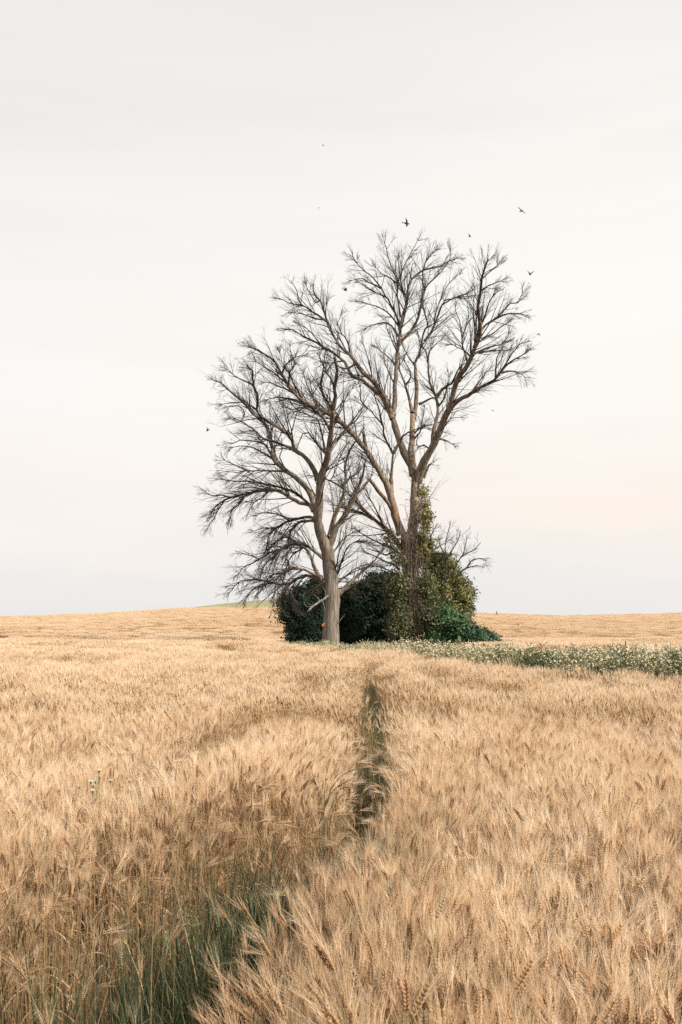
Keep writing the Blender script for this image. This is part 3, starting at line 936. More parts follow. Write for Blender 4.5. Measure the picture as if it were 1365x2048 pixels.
RIGHT = [
    ("trunk", 52, 30, [(840, 1320), (840, 1285), (836, 1240), (828, 1190), (822, 1140), (817, 1100), (816, 1070)], 0, 0),
    # central stem
    ("a", 27, 12, [(818, 1085), (826, 1060), (831, 1012), (831, 975), (829, 948), (825, 925), (823, 900), (825, 865), (826, 830)], .1, .4),
    ("a", 12, 2, [(828, 838), (832, 812), (834, 772), (832, 745), (831, 728), (839, 706), (844, 685), (850, 660), (856, 645), (849, 625), (846, 600), (850, 575)], .12, .9),
    ("a", 6, 1.8, [(849, 683), (862, 665), (870, 650), (879, 622), (890, 602), (903, 598), (925, 590), (945, 582)], .1, 1),
    ("a", 4, 1.5, [(869, 652), (872, 625), (887, 588), (900, 565), (920, 547), (932, 535)], .12, 1),
    ("a", 4, 1.5, [(884, 610), (897, 602), (910, 595), (930, 594), (957, 590)], .05, 1),
    ("a", 4, 1.5, [(831, 728), (821, 720), (810, 700), (803, 687), (797, 675)], .1, 1),
    ("a", 9, 2.5, [(825, 825), (822, 812), (817, 790), (810, 766), (803, 748), (798, 730), (800, 715)], .1, .9),
    ("a", 5, 1.6, [(812, 770), (822, 755), (818, 735), (808, 722)], .1, 1),
    ("a", 5, 1.5, [(826, 870), (838, 858), (850, 852), (868, 848)], .0, 1.2),
    ("a", 5, 1.5, [(826, 880), (840, 865), (845, 845), (848, 825)], .1, 1.2),
    # limb to the upper left
    ("b", 19, 3, [(829, 950), (822, 930), (812, 914), (804, 895), (795, 867), (787, 840), (781, 820), (772, 797), (760, 780), (745, 760), (725, 744), (712, 725), (698, 708), (680, 692), (667, 670), (657, 650), (650, 630), (646, 612), (640, 600), (630, 590), (627, 570), (622, 552)], .1, .9),
    ("b", 13, 2.5, [(786, 838), (775, 812), (760, 790), (742, 776), (725, 760), (705, 752), (690, 724), (670, 707), (647, 695), (625, 680), (602, 670), (587, 660), (570, 660), (555, 665)], .1, 1),
    ("b", 6, 1.8, [(654, 643), (636, 630), (620, 620), (604, 610), (598, 598), (595, 582), (585, 567), (577, 552)], .1, 1),
    ("b", 4, 1.5, [(606, 611), (590, 608), (577, 605), (560, 597), (548, 603)], .05, 1),
    ("b", 4, 1.5, [(650, 640), (630, 637), (605, 628), (585, 625), (566, 622)], .05, 1),
    ("b", 5, 1.6, [(701, 710), (698, 690), (690, 674), (682, 665), (676, 645), (682, 630)], .12, 1),
    ("b", 4, 1.5, [(647, 695), (625, 668), (612, 655), (598, 648), (580, 642)], .08, 1),
    ("b", 5, 1.6, [(712, 728), (690, 738), (670, 728), (650, 725)], .05, 1),
    ("b", 4, 1.5, [(690, 722), (668, 725), (655, 740), (640, 755)], .0, 1),
    ("b", 4, 1.5, [(745, 762), (742, 735), (735, 712), (728, 690), (715, 672)], .12, 1),
    ("b", 4, 1.5, [(640, 600), (632, 605), (622, 590), (612, 570), (606, 552)], .12, 1),
    # tall vertical stem
    ("c", 12, 3, [(786, 830), (789, 805), (790, 785), (792, 755), (793, 730), (795, 708), (799, 677), (801, 652), (806, 632), (812, 618), (815, 605), (816, 580), (822, 562), (832, 550), (850, 540), (880, 532), (900, 522), (915, 515), (928, 505)], .15, 1),
    ("c", 6, 1.8, [(801, 650), (790, 625), (780, 605), (772, 594), (762, 575), (747, 555), (730, 542), (715, 528), (705, 512), (700, 500)], .12, 1),
    ("c", 5, 1.6, [(802, 635), (798, 612), (795, 588), (795, 565), (790, 548), (782, 533), (777, 510), (770, 485), (765, 472)], .15, 1),
    ("c", 5, 1.6, [(815, 602), (808, 585), (803, 570), (800, 547), (796, 520), (797, 492)], .15, 1),
    ("c", 4, 1.5, [(802, 560), (805, 542), (817, 516), (827, 498), (835, 482), (840, 470)], .15, 1),
    ("c", 8, 1.8, [(799, 690), (803, 682), (815, 670), (832, 648), (840, 625), (845, 595), (847, 572), (847, 542), (852, 522), (862, 510), (870, 500), (876, 488)], .15, 1),
    ("c", 5, 1.5, [(846, 590), (852, 575), (860, 565), (876, 550), (890, 535), (900, 518), (902, 502), (910, 484)], .15, 1),
    ("c", 6, 1.6, [(797, 672), (783, 651), (765, 645), (747, 650), (732, 656), (718, 658)], .08, 1),
    ("c", 4, 1.5, [(793, 732), (782, 719), (770, 708), (755, 697), (747, 680)], .1, 1),
    ("c", 5, 1.5, [(800, 655), (782, 630), (765, 618), (750, 612), (735, 607), (715, 602), (702, 608)], .06, 1),
    ("c", 4, 1.5, [(762, 577), (745, 568), (725, 558), (705, 560)], .08, 1),
    ("c", 4, 1.5, [(772, 594), (752, 585), (732, 575), (718, 565)], .08, 1),
    ("c", 4, 1.5, [(795, 567), (778, 555), (765, 548), (752, 535)], .12, 1),
    ("c", 4, 1.5, [(796, 705), (788, 690), (780, 670), (774, 655)], .1, 1),
    ("c", 4, 1.5, [(791, 770), (778, 745), (770, 725), (768, 705)], .1, 1),
    # right fork
    ("d", 22, 3, [(834, 965), (840, 945), (850, 922), (862, 900), (875, 874), (885, 850), (895, 826), (902, 812), (906, 790), (914, 765), (922, 748), (937, 728), (947, 704), (955, 685), (961, 668), (962, 655), (959, 640), (957, 615), (961, 585), (964, 555), (970, 535), (977, 517), (974, 505)], .12, .9),
    ("d", 6, 1.6, [(962, 662), (972, 650), (988, 640), (1007, 622), (1022, 607), (1037, 605), (1045, 585), (1050, 572)], .08, 1),
    ("d", 5, 1.5, [(990, 638), (1008, 630), (1027, 626), (1052, 630), (1072, 634)], .0, 1),
    ("d", 5, 1.5, [(964, 678), (985, 668), (1000, 656), (1016, 645), (1037, 640)], .03, 1),
    ("d", 5, 1.5, [(962, 650), (970, 635), (980, 602), (995, 585), (1012, 577)], .12, 1),
    ("d", 4, 1.5, [(962, 582), (972, 575), (982, 570), (1000, 562), (1013, 555)], .12, 1),
    ("d", 4, 1.5, [(963, 560), (975, 548), (990, 535), (1000, 525)], .12, 1),
    ("d", 6, 1.5, [(947, 710), (960, 702), (985, 692), (1007, 687), (1018, 668), (1030, 660)], .06, 1),
    ("d", 4, 1.5, [(958, 706), (975, 703), (992, 700), (1015, 701), (1030, 704)], .03, 1),
    ("d", 5, 1.5, [(937, 728), (930, 705), (926, 690), (924, 668), (919, 642), (912, 620), (911, 604)], .12, 1),
    ("d", 4, 1.5, [(925, 675), (934, 650), (945, 637), (955, 625)], .12, 1),
    ("d", 4, 1.5, [(943, 715), (930, 702), (915, 695), (905, 688)], .1, 1),
    ("e", 12, 2, [(900, 820), (908, 808), (926, 796), (945, 785), (965, 772), (988, 760), (1000, 746), (1015, 729), (1032, 717), (1052, 706), (1066, 700)], .08, 1),
    ("e", 5, 1.5, [(992, 754), (992, 737), (994, 718), (1002, 700), (1012, 685), (1025, 675)], .12, 1),
    ("e", 5, 1.5, [(1002, 745), (1027, 742), (1040, 747), (1050, 754)], -.05, 1),
    ("e", 5, 1.5, [(1005, 740), (1018, 718), (1030, 700), (1037, 690), (1050, 680)], .1, 1),
    ("e", 5, 1.5, [(945, 785), (955, 770), (968, 752), (978, 740)], .1, 1.2),
    # inner right stem
    ("f", 11, 3, [(865, 895), (867, 870), (872, 845), (877, 818), (873, 795), (863, 775), (858, 755), (857, 732), (855, 712), (848, 695)], .1, .9),
    ("f", 9, 1.8, [(873, 795), (885, 778), (897, 770), (907, 762), (915, 742), (925, 730), (937, 725)], .1, 1.2),
    ("f", 5, 1.5, [(856, 725), (860, 702), (870, 690), (882, 680)], .12, 1),
    ("f", 7, 3, [(838, 808), (848, 804), (862, 797), (873, 795)], .1, .5),
    ("f", 5, 1.5, [(878, 812), (890, 795), (895, 775), (898, 755), (893, 735)], .12, 1.2),
    ("f", 4, 1.5, [(862, 900), (848, 890), (838, 895), (834, 880), (842, 860)], .1, 1),
    ("f", 4, 1.5, [(868, 870), (885, 860), (900, 838), (920, 835), (938, 833)], .05, 1.2),
    ("f", 4, 1.5, [(872, 880), (885, 878), (895, 882), (905, 888)], .0, 1.2),
    # long limb reaching left
    ("g", 21, 3, [(804, 1070), (800, 1055), (794, 1040), (787, 1017), (781, 990), (771, 964), (760, 943), (745, 921), (732, 899), (720, 884), (708, 870), (692, 855), (672, 836), (652, 824), (630, 814), (607, 802), (590, 787), (576, 768), (562, 745), (550, 724), (532, 710), (515, 700), (500, 694), (491, 686)], .1, 1),
    ("g", 6, 1.8, [(630, 814), (612, 812), (592, 800), (572, 797), (552, 795), (535, 800), (526, 812)], .0, 1.2),
    ("g", 5, 1.6, [(590, 787), (572, 778), (552, 770), (532, 764), (512, 765)], .05, 1.2),
    ("g", 5, 1.6, [(575, 765), (560, 757), (545, 742), (530, 735), (512, 722), (498, 718)], .08, 1.2),
    ("g", 5, 1.6, [(607, 802), (600, 785), (588, 768), (578, 745), (565, 725), (560, 705), (548, 690)], .12, 1.2),
    ("g", 5, 1.6, [(578, 770), (580, 745), (590, 725), (582, 705), (570, 690)], .12, 1.2),
    ("g", 5, 1.6, [(640, 818), (628, 795), (615, 770), (608, 745), (605, 720)], .12, 1.2),
    ("g", 5, 1.6, [(655, 826), (640, 830), (622, 820), (600, 815), (585, 820), (570, 812)], .02, 1.2),
    ("g", 5, 1.6, [(565, 748), (572, 730), (590, 715), (605, 712), (620, 720)], .1, 1.2),
    ("g", 8, 7, [(736, 905), (733, 895), (729, 878), (727, 863)], 0, 0),
    ("g", 9, 8, [(786, 1022), (778, 1008), (766, 992), (755, 979), (741, 960)], 0, .2),
    # second thin stem
    ("h", 11, 4, [(783, 985), (783, 965), (784, 940), (786, 915), (788, 905)], .1, .5),
    ("h", 6, 1.6, [(787, 908), (780, 895), (772, 880), (768, 865), (765, 848), (752, 834), (733, 815), (718, 806), (700, 805)], .1, 1.1),
    ("h", 8, 1.8, [(788, 905), (796, 890), (807, 872), (818, 865), (830, 860), (845, 852)], .1, 1.2),
    ("h", 5, 1.5, [(765, 850), (760, 825), (752, 800), (748, 780), (755, 760)], .12, 1.1),
    ("h", 4, 1.5, [(735, 817), (722, 800), (722, 780), (716, 760)], .1, 1.1),
    # low limbs reaching left
    ("i", 12, 2, [(806, 1100), (798, 1090), (788, 1075), (770, 1057), (745, 1035), (715, 1006), (690, 980), (662, 962), (640, 955), (617, 951), (606, 953)], .05, 1),
    ("i", 8, 1.8, [(748, 1037), (728, 1028), (706, 1021), (680, 1014), (660, 1005), (645, 1000)], .05, 1),
    ("i", 6, 1.6, [(770, 1057), (758, 1030), (745, 1005), (735, 985), (727, 960)], .1, 1.2),
    ("i", 5, 1.6, [(715, 1006), (712, 985), (705, 965), (700, 940)], .1, 1.2),
    ("j", 9, 1.8, [(808, 1124), (796, 1105), (780, 1095), (764, 1088), (745, 1078), (727, 1069), (710, 1058), (700, 1045)], .05, 1.2),
    ("j", 6, 1.6, [(800, 1140), (785, 1128), (765, 1120), (745, 1110), (728, 1105), (712, 1100)], .0, 1.3),
    ("j", 5, 1.6, [(790, 1100), (775, 1110), (760, 1105), (742, 1092), (725, 1090)], .0, 1.3),
    ("j", 5, 1.6, [(803, 1150), (785, 1145), (768, 1135), (752, 1132)], -.1, 1.3),
    # low limb reaching right
    ("k", 9, 2, [(832, 1150), (834, 1135), (840, 1120), (850, 1111), (864, 1107), (880, 1106), (897, 1110), (910, 1122)], .1, 1.1),
    ("k", 5, 1.5, [(864, 1107), (872, 1096), (884, 1090), (895, 1083)], .12, 1.1),
    ("k", 5, 1.5, [(868, 1104), (863, 1085), (863, 1070), (870, 1058), (877, 1045)], .12, 1.1),
    ("l", 7, 5, [(848, 955), (852, 944), (857, 934), (861, 927)], 0, .3),
]
B_L0 = bark_mat("pale grey bark", (0.095, 0.077, 0.06), (0.195, 0.165, 0.132), (0.33, 0.285, 0.235), (0.13, 0.10, 0.075), (8, 8, .6), .60, 1.0)
B_LM = bark_mat("grey limb bark", (0.09, 0.07, 0.055), (0.17, 0.135, 0.10), (0.28, 0.225, 0.17), (0.12, 0.09, 0.065), (4, 4, 2), .66, .4)
B_L1 = bark_mat("backlit dark branch bark", (0.035, 0.028, 0.024), (0.065, 0.05, 0.042), (0.12, 0.095, 0.075), (0.05, 0.04, 0.032), (4, 4, 4), .7, .2)  # thin branches' silhouette darkness against the sky, painted into the colour
B_R0 = bark_mat("brown peeling bark", (0.06, 0.047, 0.036), (0.19, 0.148, 0.11), (0.36, 0.29, 0.215), (0.27, 0.165, 0.10), (9, 9, .8), .64, .8)
B_RM = bark_mat("brown limb bark", (0.06, 0.045, 0.034), (0.15, 0.11, 0.08), (0.26, 0.205, 0.155), (0.17, 0.115, 0.075), (5, 5, 2), .68, .4)
B_TW = plain("backlit dark twig bark", (0.050, 0.040, 0.034), .9, .1)  # twigs coloured dark to carry the backlit silhouette look


def trunk_left(pts, w, s):
    px_z = (pts[:, 2] - .8) / 2.0
    w = w * (1 + .05 * np.exp(-np.maximum(px_z, 0) * 2.2) + .10 * np.exp(-((s - .52) / .06) ** 2))
    return pts, w


def trunk_right(pts, w, s):
    return pts, w * (1 + .10 * np.exp(-s * 9))


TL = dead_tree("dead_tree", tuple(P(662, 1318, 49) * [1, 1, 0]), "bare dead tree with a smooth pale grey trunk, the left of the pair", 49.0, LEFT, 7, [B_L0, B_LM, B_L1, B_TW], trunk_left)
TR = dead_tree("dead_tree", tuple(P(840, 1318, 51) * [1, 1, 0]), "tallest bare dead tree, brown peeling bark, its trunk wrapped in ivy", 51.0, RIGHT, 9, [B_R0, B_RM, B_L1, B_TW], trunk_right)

# extra trunk detail: buttress roots of the right trunk, broken hanging branch and bright scar on the left one
rb = R(3)
mb = MB()
for (a, b, w) in ((818, 826, 10), (829, 832, 12), (842, 840, 11), (852, 846, 13), (861, 850, 10)):
    pl = catmull([(a, 1320), (a, 1288), ((a + b) / 2, 1255), (b, 1205), (b - 3, 1165)], 12)
    L = np.linspace(0, 1, len(pl))
    pts = np.array([P(x_, y_, 51 - .42 * (1 - abs(a - 840) / 40) + .1 * t) for (x_, y_), t in zip(pl, L)])
    tubes(mb, pts, (w * (1.15 - .75 * L)) * PX / 2, 7, 0, True, .12, rb)
put(mb, "root_flare", [B_R0], TR)
mb = MB()
pl = catmull([(656, 1192), (647, 1199), (633, 1208), (624, 1214), (616, 1223)], 8)
pts = np.array([P(a, b, 48.6 - .1 * i) for i, (a, b) in enumerate(pl)])
tubes(mb, pts, np.linspace(4.2, 2.6, len(pts)) * PX / 2 * 1.3, 7, 0, True, .15, rb)
for q in ([(640, 1203), (636, 1196), (628, 1188)], [(626, 1212), (615, 1214), (608, 1206)], [(645, 1200), (648, 1210), (651, 1222)], [(650, 1196), (652, 1185), (646, 1175)]):
    pl = catmull(q, 6); pts = np.array([P(a, b, 48.3) for a, b in pl]); tubes(mb, pts, np.linspace(1.7, .6, len(pts)) * PX / 2, 4, 0)
tag(put(mb, "broken_branch", [B_L0], TL), "snapped branch hanging down against the dark bush")
mb = MB()
for a, b, c in ((647.5, 1251, 3.2), (649, 1248, 2.6), (646, 1249.5, 2.0), (645.5, 1252.5, 2.2)):
    spindle(mb, P(a, b, 48.72), np.array([-1, -.4, .25 * rb.normal()]), .13 * c / 2.6, .055 * c / 2.6, 0)
tag(put(mb, "bracket_fungus", [plain("orange fungus", (0.52, 0.21, 0.08), .8, .1)], TL, False), "small orange growth on the trunk's left edge")
mb = MB()
for q in ([(677, 1246), (681, 1240), (686, 1234), (691, 1228)],):
    pl = catmull(q, 6); pts = np.array([P(a, b, 48.8) for a, b in pl]); tubes(mb, pts, np.linspace(1.8, .8, len(pts)) * PX / 2, 4, 0)
put(mb, "side_shoot", [B_L0], TL)


# ------------------------------------------------------------------ shrubs and ivy
def leaf_cloud(mb, r, blobs, per_m2, size, mats, fill=.35, hang=0.0, clump=.17, lip=1.0, shoots=1.0, nl=46):
    """blobs: (px, py, Y, rx_px, rz_px, ry_m): clumps of folded leaves over and inside ellipsoids"""
    C, NRM, SH = [], [], []
    for (px, py, Y, rx, rz, ry) in blobs:
        c = P(px, py, Y); sx, sz = rx / F * Y, rz / F * Y
        R3 = np.array([sx, ry, sz])
        area = 4 * math.pi * ((sx * sz) ** 1.6 + (sx * ry) ** 1.6 + (sz * ry) ** 1.6) ** (1 / 1.6) / 3 ** (1 / 1.6)
        nb = max(7, int(area * 1.5))                             # lumps that break the outline
        for k in range(nb):
            u = unit(r.normal(0, 1, 3))
            rs_ = r.uniform(.26, .46) * R3.min() + .10
            lc = c + u * (R3 * r.uniform(.62, 1.02))
            n = max(4, int(area * per_m2 / nb))
            q = unit(r.normal(0, 1, (n, 3)) + u * .5)
            C.append(lc + q * rs_ * r.uniform(.75, 1.1, (n, 1))); NRM.append(unit(q + u * .4))
        n = max(5, int(area * per_m2 * fill))
        q = unit(r.normal(0, 1, (n, 3)))
        C.append(c + q * R3 * r.uniform(.3, .8, (n, 1))); NRM.append(q)
    for (px, py, Y, rx, rz, ry) in blobs:                        # stray shoots
        c = P(px, py, Y); R3 = np.array([rx / F * Y, ry, rz / F * Y])
        for k in range(int(shoots * (R3[0] + R3[2]) * 11)):
            u = unit(r.normal(0, 1, 3) + [0, -.2, .35])
            d = unit(u + r.normal(0, .5, 3) + [0, 0, .25])
            L = r.uniform(.2, .6) if r.uniform() < .75 else r.uniform(.6, 1.05)
            q = c + u * R3 * 1.0 + d * (np.linspace(0, 1, 4) * L)[:, None]
            SH.append(q)
    C, NRM = np.concatenate(C), np.concatenate(NRM)
    ok = C[:, 2] > .05
    C, NRM = C[ok], NRM[ok]
    n = len(C)
    off = r.normal(0, 1, (n, nl, 3)) * clump * r.uniform(.6, 1.3, (n, 1, 1)) * [1, 1, .75 + hang]
    pos_ = (C[:, None] + off).reshape(-1, 3)
    pos_[:, 2] = np.maximum(pos_[:, 2], .03)
    m = len(pos_)
    nr = unit(np.repeat(NRM, nl, 0)[:m] * 1.0 + r.normal(0, .40, (m, 3)) + [0, 0, .28])
    d = unit(np.cross(nr, r.normal(0, 1, (m, 3))) + [0, 0, -.35 - hang])
    sd = unit(np.cross(nr, d))
    L = size * r.uniform(.6, 1.3, m)[:, None]; W = L * .34 * lip
    a = pos_ - d * L * .5; b = pos_ + d * L * .5
    l = pos_ + sd * W - nr * L * .10; q = pos_ - sd * W - nr * L * .10
    v = np.stack([a, l, b, q], 1).reshape(-1, 3)
    i = np.arange(m) * 4
    f = np.concatenate([np.stack([i, i + 1, i + 2], -1), np.stack([i, i + 2, i + 3], -1)])
    w_ = np.asarray(mats, float)
    cm = np.array([r.choice(len(mats), p=w_) for _ in range(n)])
    mi = np.repeat(cm, nl)[:m]
    mb.add(v, f, np.concatenate([mi, mi]))
    if SH:                                                       # leaves along the shoots
        SH = np.array(SH); k = 20
        t = r.uniform(0, 1, (len(SH), k)) * 2.999; ti = t.astype(int); tf = (t - ti)[..., None]
        ar = np.arange(len(SH))[:, None]
        c = (SH[ar, ti] * (1 - tf) + SH[ar, np.minimum(ti + 1, 3)] * tf).reshape(-1, 3)
        c = c[c[:, 2] > .05]; m = len(c)
        d = unit(r.normal(0, 1, (m, 3)) + [0, 0, -.2]); sd = unit(np.cross(d, r.normal(0, 1, (m, 3))))
        L = size * r.uniform(.6, 1.5, m)[:, None]
        v = np.stack([c, c + d * L * .5 + sd * L * .3, c + d * L, c + d * L * .5 - sd * L * .3], 1).reshape(-1, 3)
        i = np.arange(m) * 4
        f = np.concatenate([np.stack([i, i + 1, i + 2], -1), np.stack([i, i + 2, i + 3], -1)])
        mi = r.choice(len(mats), m, p=w_)
        mb.add(v, f, np.concatenate([mi, mi]))


def shrub(name, label, cat, base, blobs, per, size, mats, weights, seed, stems, stem_mat, hang=0.0, fill=.35, clump=.17, lip=1.0, group=None, fol="foliage"):
    r = R(seed)
    root = empty(name, (base[0], base[1], 0), label, cat, group)
    mb = MB(); leaf_cloud(mb, r, blobs, per, size, weights, fill, hang, clump, lip)
    put(mb, fol, mats, root, False)
    mb = MB()
    for k in range(stems):
        bl = blobs[r.randint(len(blobs))]
        tgt = P(bl[0] + r.uniform(-.6, .6) * bl[3], bl[1] - r.uniform(-.2, .8) * bl[4], bl[2] + r.uniform(-.5, .5) * bl[5])
        b = np.array([base[0] + r.normal(0, .25), base[1] + r.normal(0, .2), 0.0])
        s = np.linspace(0, 1, 8)[:, None]
        pth = b * (1 - s) + tgt * s + r.normal(0, .05, (8, 3)) + np.array([0, 0, .5]) * (np.sin(s * 3.14))
        tubes(mb, pth, np.linspace(.035, .008, 8), 5, 0)
    put(mb, "stems", [stem_mat], root)
    return root


LF_D1 = leaf_mat("dark bush leaves", (0.009, 0.018, 0.014), (0.025, 0.042, 0.026), .06, spec=.10)
LF_D2 = leaf_mat("dark bush leaf tips", (0.026, 0.046, 0.034), (0.062, 0.094, 0.052), .15, spec=.14)
LF_B1 = leaf_mat("bright shrub leaves", (0.055, 0.120, 0.040), (0.125, 0.215, 0.075), .25)
LF_B2 = leaf_mat("deep green shrub leaves", (0.018, 0.044, 0.024), (0.042, 0.090, 0.042), .2)
LF_Y1 = leaf_mat("olive yellow leaves", (0.17, 0.17, 0.06), (0.36, 0.31, 0.12), .35)
LF_Y2 = leaf_mat("olive leaves", (0.070, 0.088, 0.032), (0.17, 0.18, 0.065), .3)
LF_I1 = leaf_mat("dull ivy leaves", (0.060, 0.068, 0.032), (0.155, 0.155, 0.075), .2)
LF_I2 = leaf_mat("dead ivy leaves", (0.10, 0.080, 0.055), (0.21, 0.165, 0.115), .2)
STEM = plain("shrub stems", (0.11, 0.085, 0.06), .9, .1)

shrub("dark_bush", "dark green bush to the left of the pale trunk", "bush", P(612, 1318, 52),
      [(616, 1268, 52, 32, 40, 1.2), (606, 1228, 52, 20, 26, .9), (634, 1225, 52.3, 22, 30, .9), (640, 1268, 52.5, 24, 44, 1.1), (598, 1280, 51.6, 12, 22, .7), (622, 1194, 52.3, 13, 16, .6), (588, 1208, 52, 11, 15, .5),
       (577, 1232, 51.8, 9, 12, .4), (586, 1254, 51.6, 10, 14, .5), (603, 1188, 52, 8, 11, .4), (641, 1190, 52.6, 10, 14, .5), (573, 1203, 52, 5, 7, .3), (633, 1172, 52.6, 6, 8, .3)],
      19, .125, [LF_D1, LF_D2], [.60, .40], 41, 9, STEM)
shrub("dark_bush", "dark bush right behind the pale trunk, lower than its neighbour", "bush", P(700, 1318, 54),
      [(700, 1265, 54, 36, 48, 1.3), (686, 1222, 54, 22, 26, .9), (708, 1204, 54.2, 13, 18, .6), (674, 1245, 54, 16, 44, 1.0), (720, 1242, 54, 18, 36, 1.0), (695, 1194, 54, 9, 12, .5), (712, 1180, 54.3, 6, 9, .35), (678, 1196, 54, 8, 12, .4), (724, 1214, 54, 8, 12, .4)],
      18, .125, [LF_D1, LF_D2], [.72, .28], 42, 8, STEM)
shrub("dark_bush", "tall dark bush in the gap between the two trunks, beside the ivy", "bush", P(765, 1318, 54),
      [(765, 1262, 54, 40, 50, 1.4), (758, 1212, 54, 26, 30, 1.0), (778, 1184, 54, 18, 22, .8), (742, 1178, 54.2, 12, 16, .6), (795, 1222, 54, 22, 46, 1.1), (762, 1168, 54, 10, 13, .5), (736, 1205, 54, 10, 18, .6), (788, 1162, 54, 9, 11, .45), (748, 1158, 54.3, 6, 8, .3), (774, 1157, 54.2, 6, 7, .3), (732, 1170, 54.2, 5, 8, .3)],
      18, .125, [LF_D1, LF_D2], [.48, .52], 43, 9, STEM)
shrub("olive_bush", "tall yellowish olive bush on the right side of the ivy covered trunk", "bush", P(890, 1318, 53),
      [(884, 1168, 53, 24, 30, .9), (868, 1142, 53, 15, 22, .6), (900, 1200, 53, 25, 32, .9), (872, 1200, 53, 22, 36, .9), (880, 1240, 53, 30, 32, 1.0), (905, 1152, 53, 10, 14, .4), (880, 1126, 53, 10, 12, .4), (916, 1222, 53, 12, 16, .5), (855, 1120, 52.6, 12, 18, .5), (916, 1185, 53, 16, 22, .7), (895, 1125, 53, 14, 16, .5), (925, 1195, 53, 9, 12, .5)],
      15, .12, [LF_Y1, LF_Y2, LF_D2], [.46, .44, .10], 44, 10, STEM, fill=.25, clump=.19)
shrub("dark_bush", "small dark bush behind the right end of the thicket", "bush", P(925, 1318, 54.5),
      [(922, 1245, 54.5, 20, 44, .9), (928, 1205, 54.5, 12, 22, .6), (934, 1188, 54.5, 6, 10, .4)],
      17, .115, [LF_D2, LF_B2], [.5, .5], 45, 6, STEM)
shrub("green_shrub", "bright green leafy shrub standing in front of the olive bush", "bush", P(893, 1318, 50.5),
      [(893, 1262, 50.5, 30, 36, .9), (885, 1240, 50.4, 20, 20, .7), (910, 1268, 50.6, 24, 34, .8), (880, 1280, 50.5, 16, 26, .7)],
      20, .12, [LF_B1, LF_B2], [.62, .38], 46, 7, STEM)
shrub("bramble", "low dark green bramble trailing into the wheat right of the thicket", "bramble", P(945, 1318, 49.5),
      [(942, 1280, 49.5, 22, 20, .8), (928, 1272, 49.8, 14, 24, .7), (960, 1285, 49.4, 16, 13, .6), (955, 1266, 49.5, 5, 4, .25), (966, 1271, 49.5, 6, 4, .25), (976, 1276, 49.5, 6, 4, .25), (984, 1280, 49.4, 5, 3.5, .2), (972, 1290, 49.3, 10, 6, .4)],
      19, .12, [LF_B2, LF_B1], [.7, .3], 47, 9, STEM, clump=.13)

# ivy climbs the right trunk (a plant of its own)
ri = R(51)
ivy = empty("ivy", tuple(P(835, 1318, 50.5) * [1, 1, 0]), "dull olive ivy hanging round the right trunk and climbing its right side", "ivy")
mb = MB()
leaf_cloud(mb, ri, [(800, 1222, 50.4, 13, 40, .45), (796, 1258, 50.2, 12, 26, .4), (790, 1190, 50.5, 9, 26, .4), (808, 1250, 50.1, 9, 30, .3), (862, 1222, 50.4, 10, 36, .4), (857, 1178, 50.5, 9, 24, .4),
                   (866, 1250, 50.3, 7, 18, .35), (804, 1172, 50.4, 8, 24, .35)], 7, .12, [.48, .17, .35, 0], .12, .55, .20)
leaf_cloud(mb, ri, [(846, 986, 50.9, 4, 12, .2), (850, 1014, 50.9, 4, 9, .2), (847, 1040, 50.8, 6, 11, .25), (856, 1030, 51, 3, 5, .15), (854, 1053, 51, 5, 6, .2)], 5, .12, [.14, .10, .16, .60], 0, .2, .12, 1.0, .5, 11)
leaf_cloud(mb, ri, [(846, 1072, 50.8, 7, 9, .3), (846, 1094, 50.8, 9, 11, .35), (852, 1116, 50.8, 9, 14, .35), (858, 1088, 50.9, 4, 5, .2)], 9, .12, [.12, .08, .25, .55], .1, .2, .13, 1.0, .6, 18)
leaf_cloud(mb, ri, [(790, 1100, 50.7, 8, 18, .3), (778, 1075, 50.8, 5, 14, .2), (800, 1130, 50.6, 9, 20, .3)], 4, .11, [.25, .25, .35, .15], .1, .3, .2, 1.0, .6, 13)
put(mb, "foliage", [LF_I1, LF_I2, LF_Y2, LF_Y1], ivy, False)
mb = MB()
for k in range(46):
    a = ri.uniform(800, 862); top_y = ri.uniform(985, 1180)
    b = np.interp(top_y, [985, 1080, 1180], [832, 818, 826]) + ri.uniform(-14, 14)
    s = np.linspace(0, 1, 12)
    pxs = a + (b - a) * s ** .7 + ri.normal(0, 2.2, 12); pys = 1310 + (top_y - 1310) * s
    pts = np.array([P(x_, y_, 50.55 + ri.normal(0, .06) - .25 * (1 - t) * ri.uniform(.4, 1)) for x_, y_, t in zip(pxs, pys, s)])
    tubes(mb, pts, np.linspace(.035, .012, 12) * ri.uniform(.5, 1.2), 5, 0)
for k in range(130):                                             # dead hair-like shoots
    top_y = ri.uniform(985, 1250); b = np.interp(top_y, [985, 1080, 1180, 1280], [832, 812, 822, 828])
    p0 = P(b + ri.normal(0, 12), top_y, 50.5)
    d0 = unit(np.array([[ri.normal(0, 1), -abs(ri.normal(0, .5)), ri.normal(-.1, .6)]]))
    p1, r1 = grow(ri, p0[None], d0, np.array([ri.uniform(.5, 1.3)]), np.array([.010]), np.array([.004]), 6, .22, np.array([-.3]))
    tubes(mb, p1, r1, 4, 0)
    b2, d2, l2, q2 = offshoots(ri, p1, r1, np.array([.8]), 6, .15, 25, 70, .25, .6)
    p2, r2 = grow(ri, b2, d2, l2, np.full(6, .006), np.full(6, .003), 4, .2, np.full(6, -.3))
    tubes(mb, p2, r2, 3, 0)
put(mb, "stems", [plain("grey ivy stems", (0.16, 0.125, 0.095), .9, .1)], ivy)

